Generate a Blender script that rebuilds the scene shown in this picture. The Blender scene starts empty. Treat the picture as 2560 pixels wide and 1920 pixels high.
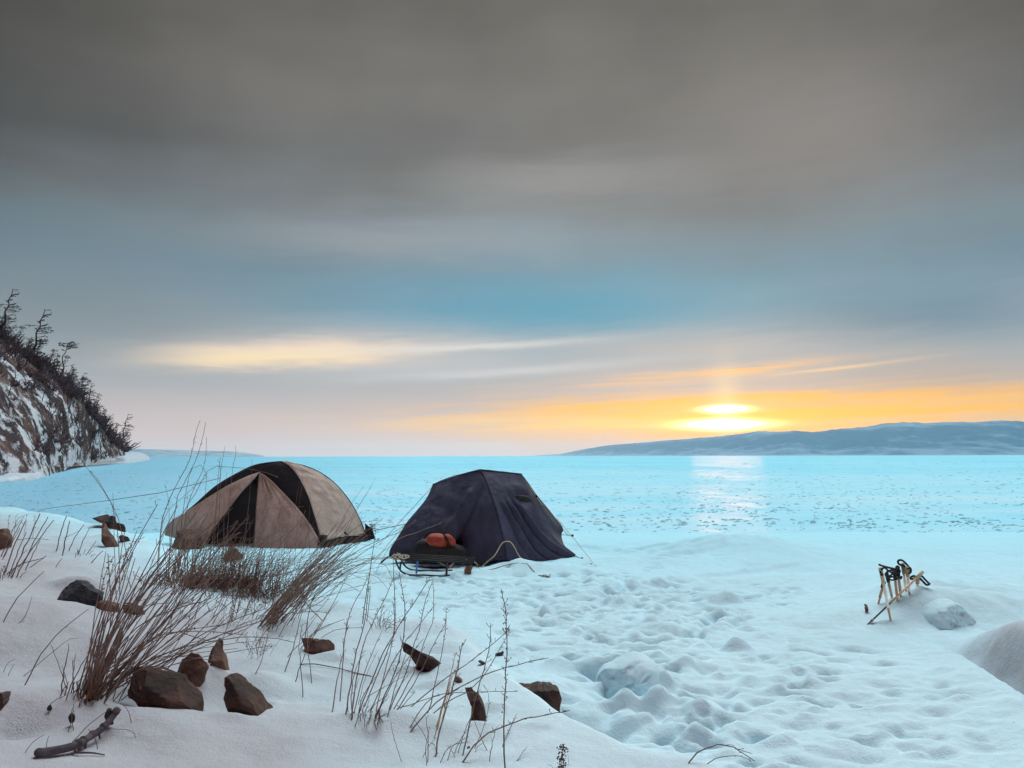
import bpy, bmesh, math, random
import numpy as np
from mathutils import Vector, Matrix, Euler

random.seed(7); RNG = np.random.default_rng(11)
SC = bpy.context.scene
COL = SC.collection
R = math.radians
H = 1.5            # eye height above the ice
F = 1971.0         # focal length in photo pixels (2560 wide)

# ------------------------------------------------------------------ camera
cam_d = bpy.data.cameras.new("camera")
cam_d.sensor_width = 36.0; cam_d.lens = 36.0 * F / 2560.0
cam_d.clip_start = 0.05; cam_d.clip_end = 200000.0
cam = bpy.data.objects.new("camera", cam_d); COL.objects.link(cam)
PITCH = math.atan(180 / F)
CM = Matrix.Rotation(R(90) + PITCH, 3, 'X') @ Matrix.Rotation(R(-0.12), 3, 'Z')
cam.matrix_world = Matrix.Translation((0, 0, H)) @ CM.to_4x4()
SC.camera = cam

def ray(u, v):
    return CM @ Vector(((u - 1280) / F, (960 - v) / F, -1.0))
def at(u, v, Y):                       # point on the sight line through (u,v) at distance Y
    d = ray(u, v); k = Y / d.y
    return Vector((d.x * k, Y, H + d.z * k))
def on_z(u, v, z):
    d = ray(u, v); k = (z - H) / d.z
    return Vector((d.x * k, d.y * k, z))
def az_el(u, v):
    d = ray(u, v).normalized()
    return math.degrees(math.atan2(d.x, d.y)), math.degrees(math.asin(d.z))

# ------------------------------------------------------------------ noise
def _h(ix, iy, iz, s):
    n = (ix.astype(np.int64) * 374761393 + iy.astype(np.int64) * 668265263 + iz.astype(np.int64) * 2147483647 + s * 1274126177) & 0xffffffff
    n = ((n ^ (n >> 13)) * 1274126177) & 0xffffffff
    n = ((n ^ (n >> 16)) * 2246822519) & 0xffffffff
    n = n ^ (n >> 15)
    return (n & 0xffff) / 32767.5 - 1.0
def noise2(x, y, s=0):
    x = np.asarray(x, float); y = np.asarray(y, float)
    ix = np.floor(x); iy = np.floor(y); fx = x - ix; fy = y - iy
    ux = fx * fx * fx * (fx * (fx * 6 - 15) + 10); uy = fy * fy * fy * (fy * (fy * 6 - 15) + 10)
    z = np.zeros_like(ix)
    def g(a, b):
        return _h(ix + a, iy + b, z, s) * (fx - a) + _h(ix + a, iy + b, z, s + 57) * (fy - b)
    a = g(0, 0); b = g(1, 0); c = g(0, 1); d = g(1, 1)
    return (a + (b - a) * ux) + ((c + (d - c) * ux) - (a + (b - a) * ux)) * uy
def fbm2(x, y, s=0, o=4, gain=.5):
    r = 0; a = 1.0
    for i in range(o):
        r = r + a * noise2(x, y, s + i * 13); x = x * 2.03 + 17.1; y = y * 2.03 - 9.7; a *= gain
    return r
def sstep(a, b, x):
    t = np.clip((x - a) / (b - a), 0, 1); return t * t * (3 - 2 * t)

# ------------------------------------------------------------------ materials
def new_mat(name):
    m = bpy.data.materials.new(name); m.use_nodes = True
    nt = m.node_tree; b = nt.nodes["Principled BSDF"]
    return m, nt, b
def nd(nt, typ, **kw):
    n = nt.nodes.new(typ)
    for k, v in kw.items():
        if hasattr(n, k): setattr(n, k, v)
        else: n.inputs[k].default_value = v
    return n
def val(nt, op, a, b=None, c=None, clamp=False):
    n = nt.nodes.new("ShaderNodeMath"); n.operation = op; n.use_clamp = clamp
    for i, q in enumerate((a, b, c)):
        if q is None: continue
        if isinstance(q, (int, float)): n.inputs[i].default_value = q
        else: nt.links.new(q, n.inputs[i])
    return n.outputs[0]
def vmul(nt, vec, s):
    n = nt.nodes.new("ShaderNodeVectorMath"); n.operation = 'MULTIPLY'
    nt.links.new(vec, n.inputs[0]); n.inputs[1].default_value = s
    return n.outputs[0]
def mixc(nt, f, a, b, blend='MIX'):
    n = nt.nodes.new("ShaderNodeMix"); n.data_type = 'RGBA'; n.blend_type = blend
    for q, i in ((f, 0), (a, 6), (b, 7)):
        if isinstance(q, (int, float)): n.inputs[i].default_value = q
        elif isinstance(q, tuple): n.inputs[i].default_value = (*q[:3], 1)
        else: nt.links.new(q, n.inputs[i])
    return n.outputs[2]
def noi(nt, vec, scale, detail=4, rough=.55, dist=0):
    n = nd(nt, "ShaderNodeTexNoise"); n.inputs["Scale"].default_value = scale
    n.inputs["Detail"].default_value = detail; n.inputs["Roughness"].default_value = rough
    n.inputs["Distortion"].default_value = dist
    if vec is not None: nt.links.new(vec, n.inputs["Vector"])
    return n.outputs[0]
def ramp(nt, f, stops, interp='LINEAR'):
    n = nt.nodes.new("ShaderNodeValToRGB"); cr = n.color_ramp; cr.interpolation = interp
    while len(cr.elements) < len(stops): cr.elements.new(0.5)
    for e, (p, c) in zip(cr.elements, stops):
        e.position = p; e.color = (*c, 1) if isinstance(c, tuple) else (c, c, c, 1)
    nt.links.new(f, n.inputs[0]); return n.outputs[0]
def bump(nt, b, h, strength=.4, dist=.01):
    n = nt.nodes.new("ShaderNodeBump"); n.inputs["Strength"].default_value = strength; n.inputs["Distance"].default_value = dist
    nt.links.new(h, n.inputs["Height"]); nt.links.new(n.outputs[0], b.inputs["Normal"])
def simple(name, c1, c2, scale, rough=.8, bs=.4, bd=.01, spec=.3, stretch=(1, 1, 1), detail=5):
    m, nt, b = new_mat(name)
    tc = nd(nt, "ShaderNodeTexCoord"); v = vmul(nt, tc.outputs["Object"], stretch)
    n = noi(nt, v, scale, detail, .6)
    f = ramp(nt, n, [(.32, 0.0), (.68, 1.0)])
    nt.links.new(mixc(nt, f, c1, c2), b.inputs["Base Color"])
    b.inputs["Roughness"].default_value = rough; b.inputs["Specular IOR Level"].default_value = spec
    bump(nt, b, noi(nt, v, scale * 2.3, 6, .65), bs, bd)
    return m

def matte(m, gloss=.012, rough=.35, tint=(1, .72, .5), mask=None):
    """crusted snow: a diffuse surface with only a trace of sparkle"""
    nt = m.node_tree; b = nt.nodes["Principled BSDF"]
    d = nt.nodes.new("ShaderNodeBsdfDiffuse"); g = nt.nodes.new("ShaderNodeBsdfGlossy"); g.inputs["Roughness"].default_value = rough; g.inputs["Color"].default_value = (*tint, 1)
    nt.links.new(b.inputs["Base Color"].links[0].from_socket, d.inputs["Color"])
    if b.inputs["Normal"].links:
        for q in (d, g): nt.links.new(b.inputs["Normal"].links[0].from_socket, q.inputs["Normal"])
    mx = nt.nodes.new("ShaderNodeMixShader"); mx.inputs[0].default_value = gloss
    if mask is not None: nt.links.new(val(nt, 'MULTIPLY', mask, gloss), mx.inputs[0])
    nt.links.new(d.outputs[0], mx.inputs[1]); nt.links.new(g.outputs[0], mx.inputs[2]); nt.links.new(mx.outputs[0], nt.nodes["Material Output"].inputs[0])
def pos_vec(nt):
    return nd(nt, "ShaderNodeNewGeometry").outputs["Position"]

# snow on the shore: powdery grey-white on the bank, wind packed bluish on the beach
m, nt, b = new_mat("shore_snow"); M_SNOW = m
P = pos_vec(nt)
att = nd(nt, "ShaderNodeAttribute", attribute_name="bank")
att2 = nd(nt, "ShaderNodeAttribute", attribute_name="icy")
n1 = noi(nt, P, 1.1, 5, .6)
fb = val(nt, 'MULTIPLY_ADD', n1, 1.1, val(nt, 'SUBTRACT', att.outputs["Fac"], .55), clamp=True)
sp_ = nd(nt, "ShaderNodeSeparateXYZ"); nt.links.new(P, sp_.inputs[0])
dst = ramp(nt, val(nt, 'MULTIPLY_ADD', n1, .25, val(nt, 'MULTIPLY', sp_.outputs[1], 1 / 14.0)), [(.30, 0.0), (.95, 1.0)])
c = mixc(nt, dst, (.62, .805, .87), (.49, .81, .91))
c = mixc(nt, fb, c, (.425, .437, .47))  # bank grey deepened to take in the lens falloff
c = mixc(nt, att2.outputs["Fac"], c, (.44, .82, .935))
att3 = nd(nt, "ShaderNodeAttribute", attribute_name="mauve_face")
c = mixc(nt, val(nt, 'MULTIPLY', att3.outputs["Fac"], val(nt, 'MULTIPLY_ADD', noi(nt, P, 4, 4, .6), .8, .3), clamp=True), c, (.34, .31, .34))  # darker mauve tint on the drift's steep face
# fine soil specks in the snow
vor = nd(nt, "ShaderNodeTexVoronoi"); vor.inputs["Scale"].default_value = 9.0; nt.links.new(P, vor.inputs["Vector"])
speck = val(nt, 'LESS_THAN', vor.outputs["Distance"], .045)
sel = val(nt, 'GREATER_THAN', noi(nt, P, 3.1, 2, .5), .60)
c = mixc(nt, val(nt, 'MULTIPLY', speck, sel), c, (.06, .045, .04))
nt.links.new(c, b.inputs["Base Color"])
b.inputs["Roughness"].default_value = .7; b.inputs["Specular IOR Level"].default_value = .04
bump(nt, b, val(nt, 'ADD', noi(nt, P, 22, 6, .7), val(nt, 'MULTIPLY', noi(nt, P, 140, 3, .6), .35)), .65, .018)

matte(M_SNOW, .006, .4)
# wind crusted lake ice
m, nt, b = new_mat("lake_ice"); M_ICE = m
P = pos_vec(nt)
big = noi(nt, vmul(nt, P, (.02, .02, .02)), 1.0, 5, .6)
mid = noi(nt, vmul(nt, P, (.25, .6, .4)), 1.0, 5, .6)
f = val(nt, 'MULTIPLY_ADD', mid, .5, val(nt, 'MULTIPLY', big, .5))
c = ramp(nt, f, [(.33, (.22, .66, .85)), (.47, (.27, .75, .91)), (.62, (.40, .82, .93))])
sp_ = nd(nt, "ShaderNodeSeparateXYZ"); nt.links.new(P, sp_.inputs[0])
nearf = ramp(nt, val(nt, 'MULTIPLY', sp_.outputs[1], 1 / 120.0), [(.10, 1.0), (.9, 0.0)])
patch_ = ramp(nt, noi(nt, vmul(nt, P, (.05, .20, .2)), 1.0, 6, .62), [(.44, 0.0), (.60, 1.0)])
c = mixc(nt, val(nt, 'MULTIPLY', val(nt, 'MULTIPLY_ADD', patch_, .6, .4), val(nt, 'MULTIPLY_ADD', nearf, .70, .10)), c, (.56, .80, .88))
bare = val(nt, 'DIVIDE', val(nt, 'SUBTRACT', val(nt, 'MULTIPLY', sp_.outputs[0], -1.0), val(nt, 'MULTIPLY', sp_.outputs[1], .13)), val(nt, 'MULTIPLY_ADD', sp_.outputs[1], .35, 3.0))  # darkens the ice leftward: lens vignette put into its colour
bare = ramp(nt, val(nt, 'MULTIPLY_ADD', mid, .5, val(nt, 'ADD', bare, -.25)), [(.0, 0.0), (1.0, .8)])
c = mixc(nt, bare, c, (.20, .42, .57))
nt.links.new(c, b.inputs["Base Color"])
b.inputs["Roughness"].default_value = .62; b.inputs["Specular IOR Level"].default_value = .004
hh = val(nt, 'ADD', noi(nt, vmul(nt, P, (1.2, 2.2, 1)), 2.2, 6, .65), val(nt, 'MULTIPLY', noi(nt, vmul(nt, P, (.3, .7, 1)), 1.0, 4, .6), 2.5))
bump(nt, b, hh, .5, .03)
# the bare polished places between the snow patches shine; fewer of them towards the shore
shine = ramp(nt, noi(nt, vmul(nt, P, (.10, .035, 1)), 1.0, 5, .6), [(.36, .15), (.60, 1.0)])
shine2 = ramp(nt, noi(nt, vmul(nt, P, (.9, .5, 1)), 1.0, 4, .65), [(.42, 0.0), (.60, 1.0)])
shine = val(nt, 'MULTIPLY', val(nt, 'MULTIPLY', shine, shine2), val(nt, 'MULTIPLY_ADD', nearf, -.35, 1.0))
matte(M_ICE, .055, .24, (1, .45, .25), shine)  # sunset warmth of the reflection put into the gloss tint

M_FRAG = simple("ice_fragment", (.13, .38, .50), (.36, .66, .77), 3.0, .5, .2, .01)
M_LEDGE = simple("ledge_ice", (.30, .43, .52), (.50, .60, .66), 1.3, .5, .6, .08, .4, (1, 1, .35))
def dusted(m, amt=.5):
    nt = m.node_tree; b = nt.nodes["Principled BSDF"]; src = b.inputs["Base Color"].links[0].from_socket
    g = nd(nt, "ShaderNodeNewGeometry"); sp = nd(nt, "ShaderNodeSeparateXYZ"); nt.links.new(g.outputs["Normal"], sp.inputs[0])
    n = noi(nt, g.outputs["Position"], 14, 5, .65)
    f = val(nt, 'MULTIPLY_ADD', n, 1.3, val(nt, 'ADD', sp.outputs[2], -1.95 + amt * .35))
    nt.links.new(mixc(nt, ramp(nt, f, [(.0, 0.0), (.12, 1.0)]), src, (.62, .66, .70)), b.inputs["Base Color"])
    return m
M_ROCKB = simple("brown_stone", (.055, .030, .024), (.19, .11, .08), 8, .85, .8, .02)
M_ROCKD = simple("dark_stone", (.010, .013, .021), (.035, .038, .05), 9, .7, .7, .02)
M_ROCKM = simple("mixed_stone", (.010, .008, .009), (.085, .042, .03), 7, .85, .8, .02)
for m_ in (M_ROCKB, M_ROCKD, M_ROCKM): dusted(m_)
M_WOODD = simple("weathered_wood", (.018, .013, .014), (.085, .05, .042), 14, .85, .8, .01, .2, (1, 8, 8))
M_STICK = simple("bark", (.035, .030, .042), (.10, .085, .095), 22, .85, .7, .008)
M_STEM = simple("dry_stem", (.085, .058, .05), (.21, .15, .115), 8, .8, .2, .002)
M_STEMD = simple("dark_stem", (.062, .045, .044), (.20, .138, .11), 8, .8, .2, .002)
M_STRAW = simple("straw", (.30, .22, .14), (.48, .37, .25), 8, .75, .2, .002)
M_TUFT = simple("brown_tuft", (.075, .034, .024), (.17, .085, .055), 10, .9, .2, .002)
M_BARK = simple("larch_bark", (.03, .025, .03), (.07, .055, .055), 4, .9, .5, .02)
M_TWIG = simple("larch_twig", (.035, .028, .036), (.075, .055, .06), 2, .9, .2, .02)
M_SCRUB = simple("scrub", (.060, .042, .052), (.12, .08, .085), .6, .95, .2, .02)
M_CORD = simple("cord", (.42, .36, .27), (.58, .52, .42), 30, .8, .3, .002)
M_CORDD = simple("dark_cord", (.03, .03, .03), (.08, .075, .07), 30, .8, .3, .002)
M_CANE = simple("cane", (.33, .24, .16), (.52, .41, .29), 12, .7, .3, .003)
M_BLACK = simple("black_rubber", (.006, .006, .007), (.015, .015, .016), 30, .7, .3, .003)
M_METAL = simple("pole_paint", (.70, .62, .52), (.80, .74, .66), 15, .35, .1, .001, .5)
M_BRASS = simple("pole_brown", (.34, .21, .12), (.55, .38, .24), 15, .45, .2, .001, .5)
M_BLUE = simple("blue_post", (.03, .10, .30), (.05, .16, .42), 12, .5, .2, .002)
M_FRAME = simple("sled_frame", (.018, .016, .022), (.05, .042, .05), 12, .6, .3, .002)
M_RED = simple("red_nylon", (.24, .035, .018), (.33, .06, .03), 6, .7, .5, .02)

def cloth(name, c1, c2, trans=.0, rough=.62, weave=240, spec=.3):
    m, nt, b = new_mat(name)
    tc = nd(nt, "ShaderNodeTexCoord"); v = tc.outputs["Object"]
    big = noi(nt, vmul(nt, v, (2.2, 2.2, .55)), 2.4, 6, .6); f = ramp(nt, big, [(.34, 0.0), (.68, 1.0)])
    fine = noi(nt, vmul(nt, v, (1, 1, 3)), 30, 4, .7)
    c = mixc(nt, f, c1, c2)
    c = mixc(nt, val(nt, 'MULTIPLY', ramp(nt, fine, [(.4, 0.0), (.75, 1.0)]), .35), c, tuple(min(1, q * 1.5) for q in c2))
    nt.links.new(c, b.inputs["Base Color"])
    b.inputs["Roughness"].default_value = rough; b.inputs["Specular IOR Level"].default_value = spec
    h = val(nt, 'ADD', noi(nt, v, 7, 5, .55), val(nt, 'MULTIPLY', noi(nt, v, weave, 2, .5), .05))
    bump(nt, b, h, .6, .05)
    if trans > 0:
        t = nt.nodes.new("ShaderNodeBsdfTranslucent"); nt.links.new(c, t.inputs[0])
        mx = nt.nodes.new("ShaderNodeMixShader"); mx.inputs[0].default_value = trans
        nt.links.new(b.outputs[0], mx.inputs[1]); nt.links.new(t.outputs[0], mx.inputs[2])
        nt.links.new(mx.outputs[0], nt.nodes["Material Output"].inputs[0])
    return m
M_BEIGE = cloth("beige_nylon", (.46, .36, .30), (.60, .50, .43), .25)
M_BEIGED = cloth("brown_nylon", (.24, .16, .13), (.46, .35, .305), .15)
M_BLKCLOTH = cloth("black_nylon", (.006, .0055, .008), (.015, .014, .018), .0, .8)
M_INNER = cloth("mauve_inner", (.085, .055, .06), (.13, .085, .09))
M_NAVY = cloth("navy_nylon", (.023, .025, .046), (.046, .050, .088), .0, .7, 240, .18)
M_NAVYL = cloth("navy_side", (.028, .032, .052), (.052, .058, .085), .0, .85, 240, .08)

# ------------------------------------------------------------------ object helpers
def link(name, verts, faces, mat, parent=None, smooth=True):
    me = bpy.data.meshes.new(name)
    me.from_pydata([tuple(v) for v in verts], [], faces); me.update()
    if smooth: me.polygons.foreach_set("use_smooth", [True] * len(me.polygons))
    if mat: me.materials.append(mat)
    o = bpy.data.objects.new(name, me); COL.objects.link(o)
    if parent: o.parent = parent; o.matrix_parent_inverse = Matrix.Translation(-Vector(parent.location))
    return o
def tag(o, label=None, cat=None, group=None, kind=None):
    if label: o["label"] = label
    if cat: o["category"] = cat
    if group: o["group"] = group
    if kind: o["kind"] = kind
    return o
def empty(name, loc):
    o = bpy.data.objects.new(name, None); o.location = loc; o.empty_display_size = .1; COL.objects.link(o); return o
def rebase(o, loc):                     # give a one-mesh thing its origin at its base
    o.data.transform(Matrix.Translation(-Vector(loc))); o.location = loc; return o
def grid_mesh(name, X, Y, Z, mat, parent=None, wrap=False):
    n, k = X.shape
    co = np.stack([X, Y, Z], -1).reshape(-1, 3).astype(np.float32)
    i = np.arange(n - 1)[:, None]; j = np.arange(k - 1)[None, :]
    a = (i * k + j).reshape(-1); q = np.stack([a, a + 1, a + k + 1, a + k], -1)
    if wrap:
        i = np.arange(n - 1); a = i * k + k - 1
        q = np.concatenate([q, np.stack([a, i * k, (i + 1) * k, a + k], -1)])
    me = bpy.data.meshes.new(name)
    me.vertices.add(len(co)); me.vertices.foreach_set("co", co.reshape(-1))
    me.loops.add(q.size); me.loops.foreach_set("vertex_index", q.reshape(-1).astype(np.int32))
    me.polygons.add(len(q)); me.polygons.foreach_set("loop_start", (np.arange(len(q)) * 4).astype(np.int32))
    me.polygons.foreach_set("loop_total", np.full(len(q), 4, np.int32))
    me.polygons.foreach_set("use_smooth", np.ones(len(q), bool))
    me.update(calc_edges=True); me.validate()
    me.materials.append(mat)
    o = bpy.data.objects.new(name, me); COL.objects.link(o)
    if parent: o.parent = parent; o.matrix_parent_inverse = Matrix.Translation(-Vector(parent.location))
    return o
def set_attr(o, name, arr):
    a = o.data.attributes.new(name, 'FLOAT', 'POINT'); a.data.foreach_set("value", np.asarray(arr, np.float32).reshape(-1))

class MB:
    def __init__(s): s.v = []; s.f = []
    def tube(s, pts, r0, r1=None, n=5, cap=True):
        pts = [Vector(p) for p in pts]; r1 = r0 if r1 is None else r1; m = len(pts); base = len(s.v)
        up = None
        for i, p in enumerate(pts):
            t = (pts[min(i + 1, m - 1)] - pts[max(i - 1, 0)])
            t = t.normalized() if t.length > 1e-9 else Vector((0, 0, 1))
            if up is None: up = t.orthogonal().normalized()
            else:
                up = up - t * up.dot(t)
                up = up.normalized() if up.length > 1e-6 else t.orthogonal().normalized()
            w = t.cross(up); rr = r0 + (r1 - r0) * i / max(1, m - 1)
            for k in range(n):
                a = 2 * math.pi * k / n; s.v.append(p + up * (math.cos(a) * rr) + w * (math.sin(a) * rr))
        for i in range(m - 1):
            for k in range(n):
                a = base + i * n + k; b2 = base + i * n + (k + 1) % n
                s.f.append((a, b2, b2 + n, a + n))
        if cap:
            s.f.append(tuple(base + k for k in reversed(range(n)))); s.f.append(tuple(base + (m - 1) * n + k for k in range(n)))
    def tri(s, a, b, c):
        i = len(s.v); s.v += [a, b, c]; s.f.append((i, i + 1, i + 2))
    def ball(s, c, r, seg=6, ring=4, sq=(1, 1, 1)):
        base = len(s.v)
        for i in range(ring + 1):
            th = math.pi * i / ring
            for k in range(seg):
                a = 2 * math.pi * k / seg
                s.v.append(Vector(c) + Vector((math.sin(th) * math.cos(a) * r * sq[0], math.sin(th) * math.sin(a) * r * sq[1], math.cos(th) * r * sq[2])))
        for i in range(ring):
            for k in range(seg):
                a = base + i * seg + k; b2 = base + i * seg + (k + 1) % seg
                s.f.append((a, b2, b2 + seg, a + seg))
    def build(s, name, mat, parent=None, smooth=True): return link(name, s.v, s.f, mat, parent, smooth)

def crom(pts, n):
    pts = [Vector(p) for p in pts]
    if len(pts) == 2: return [pts[0].lerp(pts[1], i / n) for i in range(n + 1)]
    L = [0.0]
    for a, b2 in zip(pts, pts[1:]): L.append(L[-1] + (b2 - a).length + 1e-9)
    out = []
    for i in range(n + 1):
        t = L[-1] * i / n; k = 0
        while k < len(L) - 2 and t > L[k + 1]: k += 1
        u = (t - L[k]) / (L[k + 1] - L[k])
        p0 = pts[max(k - 1, 0)]; p1 = pts[k]; p2 = pts[k + 1]; p3 = pts[min(k + 2, len(pts) - 1)]
        out.append(0.5 * ((2 * p1) + (p2 - p0) * u + (2 * p0 - 5 * p1 + 4 * p2 - p3) * u * u + (3 * p1 - p0 - 3 * p2 + p3) * u ** 3))
    return out

# ------------------------------------------------------------------ terrain of the shore
EDGE = [(-700, 1225, .95), (-300, 1250, .82), (0, 1268, .68), (120, 1288, .62), (235, 1314, .55), (300, 1335, .5), (430, 1440, .36), (700, 1492, .36), (950, 1548, .42),
        (1130, 1605, .5), (1240, 1690, .53), (1400, 1795, .53), (1560, 1865, .52), (1760, 1928, .50)]
EP = [on_z(*e) for e in EDGE]
EW = [1.3, 1.3, 1.2, 1.1, 1.0, 1.0, .9, .9, .7, .5, .42, .42, .45, .5]
INNER = [(0, 1500, .74), (0, 1750, .68), (0, 1920, .64), (300, 1500, .50), (300, 1650, .56), (200, 1800, .60), (640, 1900, .56), (600, 1650, .50),
         (900, 1700, .50), (1000, 1850, .54), (1300, 1960, .54), (-400, 1400, .92), (-300, 1700, .85), (120, 1400, .66)]
IP = [on_z(*e) for e in INNER] + [Vector((-1, .2, .57)), Vector((.5, .2, .53)), Vector((-3, 0, .8)), Vector((-8, 4, 1.2)), Vector((-16, 10, 1.3)), Vector((0, -4, .6))]
EPX = np.array([(p.x, p.y) for p in EP] + [(1.0, 1.4), (1.5, -1.0), (1.8, -8)]); EWX = np.array(EW + [.5, .6, .6])
CP = np.array([(p.x, p.y, p.z) for p in EP + IP])
POLY = np.concatenate([EPX, [(-60, -8), (-60, EPX[0, 1] + 2)]])

def bank_fields(x, y):
    best = np.full(x.shape, 1e9); wid = np.ones(x.shape)
    for i in range(len(EPX) - 1):
        a = EPX[i]; d = EPX[i + 1] - a; L = d @ d
        t = np.clip(((x - a[0]) * d[0] + (y - a[1]) * d[1]) / L, 0, 1)
        q = (x - a[0] - t * d[0]) ** 2 + (y - a[1] - t * d[1]) ** 2
        m_ = q < best; best = np.where(m_, q, best); wid = np.where(m_, EWX[i] + (EWX[i + 1] - EWX[i]) * t, wid)
    ins = np.zeros(x.shape, bool); n = len(POLY)
    for i in range(n):
        x1, y1 = POLY[i]; x2, y2 = POLY[(i + 1) % n]
        if y1 == y2: continue
        ins ^= ((y1 > y) != (y2 > y)) & (x < (x2 - x1) * (y - y1) / (y2 - y1) + x1)
    sd = np.sqrt(best) * np.where(ins, 1, -1)
    num = 0; den = 0
    for cx, cy, cz in CP:
        w = 1.0 / (((x - cx) ** 2 + (y - cy) ** 2 + .12) ** 1.6); num = num + w * cz; den = den + w
    return sd, wid, num / den

MOUNDS = []      # (x, y, rx, ry, rot, h, power)
def mound(u, v, z, rx, ry, h, rot=0., pw=1.0):
    p = on_z(u, v, z); MOUNDS.append((p.x, p.y, rx, ry, rot, h, pw))
mound(1830, 1385, .1, 1.25, .5, .25, -.05)         # long snow bank at the shore
mound(1980, 1400, .1, .9, .5, .10)
mound(1600, 1405, .12, 1.0, .45, .08)
for _i in range(12):
    mound(1470 + 46 * _i, 1482 - 6.2 * _i + random.uniform(-2, 2), .13, .30, .07, .035, .55)
mound(1900, 1450, .12, 1.5, .22, .05, .28)
mound(1290, 1424, .13, .34, .24, .12)               # heap in front of the navy tent
mound(1190, 1432, .13, .4, .15, .05)
mound(1400, 1425, .13, .4, .2, .07)
mound(680, 1392, .14, .5, .2, .05); mound(800, 1390, .14, .4, .2, .05); mound(560, 1385, .14, .4, .2, .04)
mound(2290, 1540, .15, .55, .28, .15); mound(2440, 1530, .15, .9, .35, .19); mound(2330, 1475, .12, .9, .25, .12)
mound(2170, 1600, .15, .5, .25, -.05); mound(2220, 1540, .15, .25, .2, -.07)
mound(2120, 1470, .13, .35, .2, -.06)
mound(1570, 1735, .13, .42, .14, -.10, .1); mound(1480, 1690, .13, .2, .16, -.09)
mound(1480, 1650, .13, .35, .16, .06)
mound(1550, 1815, .13, .35, .14, -.06, -.15); mound(1420, 1800, .13, .3, .12, -.05)
mound(1550, 1500, .13, .14, .11, .07, 0, .6); mound(1545, 1512, .13, .2, .08, -.03); mound(1665, 1568, .13, .16, .09, .06, -.5, .6); mound(1842, 1616, .13, .10, .08, .08, 0, .6); mound(1790, 1500, .13, .22, .10, .08, 0, .6); mound(1830, 1498, .13, .12, .09, .05, 0, .6); mound(1780, 1518, .13, .3, .07, -.03); mound(1600, 1700, .13, .22, .2, .10, 0, .7); mound(1700, 1660, .13, .2, .12, .05, .2, .7); mound(1640, 1740, .13, .2, .14, .06, 0, .7)
mound(1760, 1490, .13, .2, .13, .06)
mound(1400, 1740, .12, .5, .3, .10)
mound(1660, 1765, .13, .3, .14, .05)
# hollows on the bank
mound(600, 1760, .52, .16, .13, -.10); mound(440, 1790, .55, .2, .12, -.06); mound(640, 1720, .5, .16, .12, .07)
mound(500, 1725, .53, .1, .08, .05); mound(370, 1830, .58, .25, .12, .03)
mound(1190, 1850, .53, .22, .09, -.05); mound(1080, 1830, .54, .4, .1, .05, -.2)
mound(30, 1580, .72, .35, .25, -.07); mound(40, 1720, .7, .3, .16, .06); mound(0, 1800, .67, .12, .12, -.06)
mound(180, 1560, .64, .5, .3, .05); mound(300, 1560, .55, .4, .2, -.04)
mound(820, 1590, .45, .4, .2, .05); mound(1050, 1600, .47, .35, .15, .04, -.3); mound(1070, 1650, .47, .25, .08, -.04, -.3)
mound(560, 1600, .47, .6, .3, .05); mound(760, 1720, .5, .5, .25, -.03)
for sx in (2120, 2155, 2190):  mound(sx, 1596 + (sx - 2120) * .1, .15, .09, .035, -.035)
for su, sv, q in ((2210, 1650, .1), (2345, 1768, .1), (2400, 1730, .16), (2150, 1735, .12), (2080, 1670, .1), (1930, 1720, .12), (2000, 1800, .1), (2250, 1820, .12), (2480, 1850, .15),
                  (1950, 1640, .12), (1780, 1540, .12), (2010, 1560, .1), (1640, 1600, .1), (1720, 1850, .1), (2100, 1870, .13)):
    mound(su, sv, .14, q, q * .42, -.035, random.uniform(-.5, .1))
for su, sv, hw in ((185, 1518, 45), (255, 1538, 28), (325, 1552, 32), (262, 1372, 40), (280, 1332, 30), (315, 1360, 20), (465, 1382, 50), (578, 1414, 28), (345, 1775, 50), (430, 1812, 50), (455, 1745, 40), (535, 1674, 32),
                   (600, 1822, 50), (650, 1818, 26), (790, 1656, 36), (1010, 1640, 30), (1080, 1672, 45), (1195, 1812, 28), (10, 1798, 30), (0, 1382, 30), (1190, 1904, 40), (1350, 1800, 40)):
    q = on_z(su, sv + 3, .55 if sv > 1420 else .35); k = hw / F * q.y; MOUNDS.append((q.x, q.y - k * .30, k * 1.0, k * .40, random.uniform(-.2, .2), k * random.uniform(.22, .42), 1.0))
for su, sv, hw in ((640, 1720, 60), (520, 1690, 60), (830, 1610, 40), (470, 1750, 40), (190, 1450, 60), (1230, 1740, 40)):      # drift heaped behind them
    q = on_z(su, sv + 20, .55); k = hw / F * q.y; MOUNDS.append((q.x, q.y + k * .4, k, k * .6, 0., k * .45, .8))
# trampled prints all over the beach
def trail(a, b2, n, sp, dep=.046, size=.062):
    n = int(n * 2.0)
    pa = on_z(*a, .14); pb = on_z(*b2, .14)
    for i in range(n):
        t = (i + random.uniform(-.2, .2)) / n
        q = pa.lerp(pb, t) + Vector((random.gauss(0, sp), random.gauss(0, sp), 0))
        MOUNDS.append((q.x, q.y, size * random.uniform(.7, 1.6), size * random.uniform(.5, .9), random.uniform(-.6, .6), -dep * random.uniform(.4, 1.4), .62))
        if random.random() < .6:
            MOUNDS.append((q.x + random.uniform(-.15, .15), q.y - .08 + random.uniform(-.05, .05), size * 1.1, size * .5, random.uniform(-.4, .4), dep * random.uniform(.3, .9), .8))
trail((1350, 1440), (1800, 1900), 60, .30); trail((1250, 1470), (2000, 1480), 55, .28); trail((1500, 1420), (2100, 1760), 60, .45)
trail((1000, 1480), (1500, 1520), 40, .25); trail((900, 1430), (1250, 1450), 30, .2); trail((1450, 1430), (1850, 1560), 55, .3)
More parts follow.
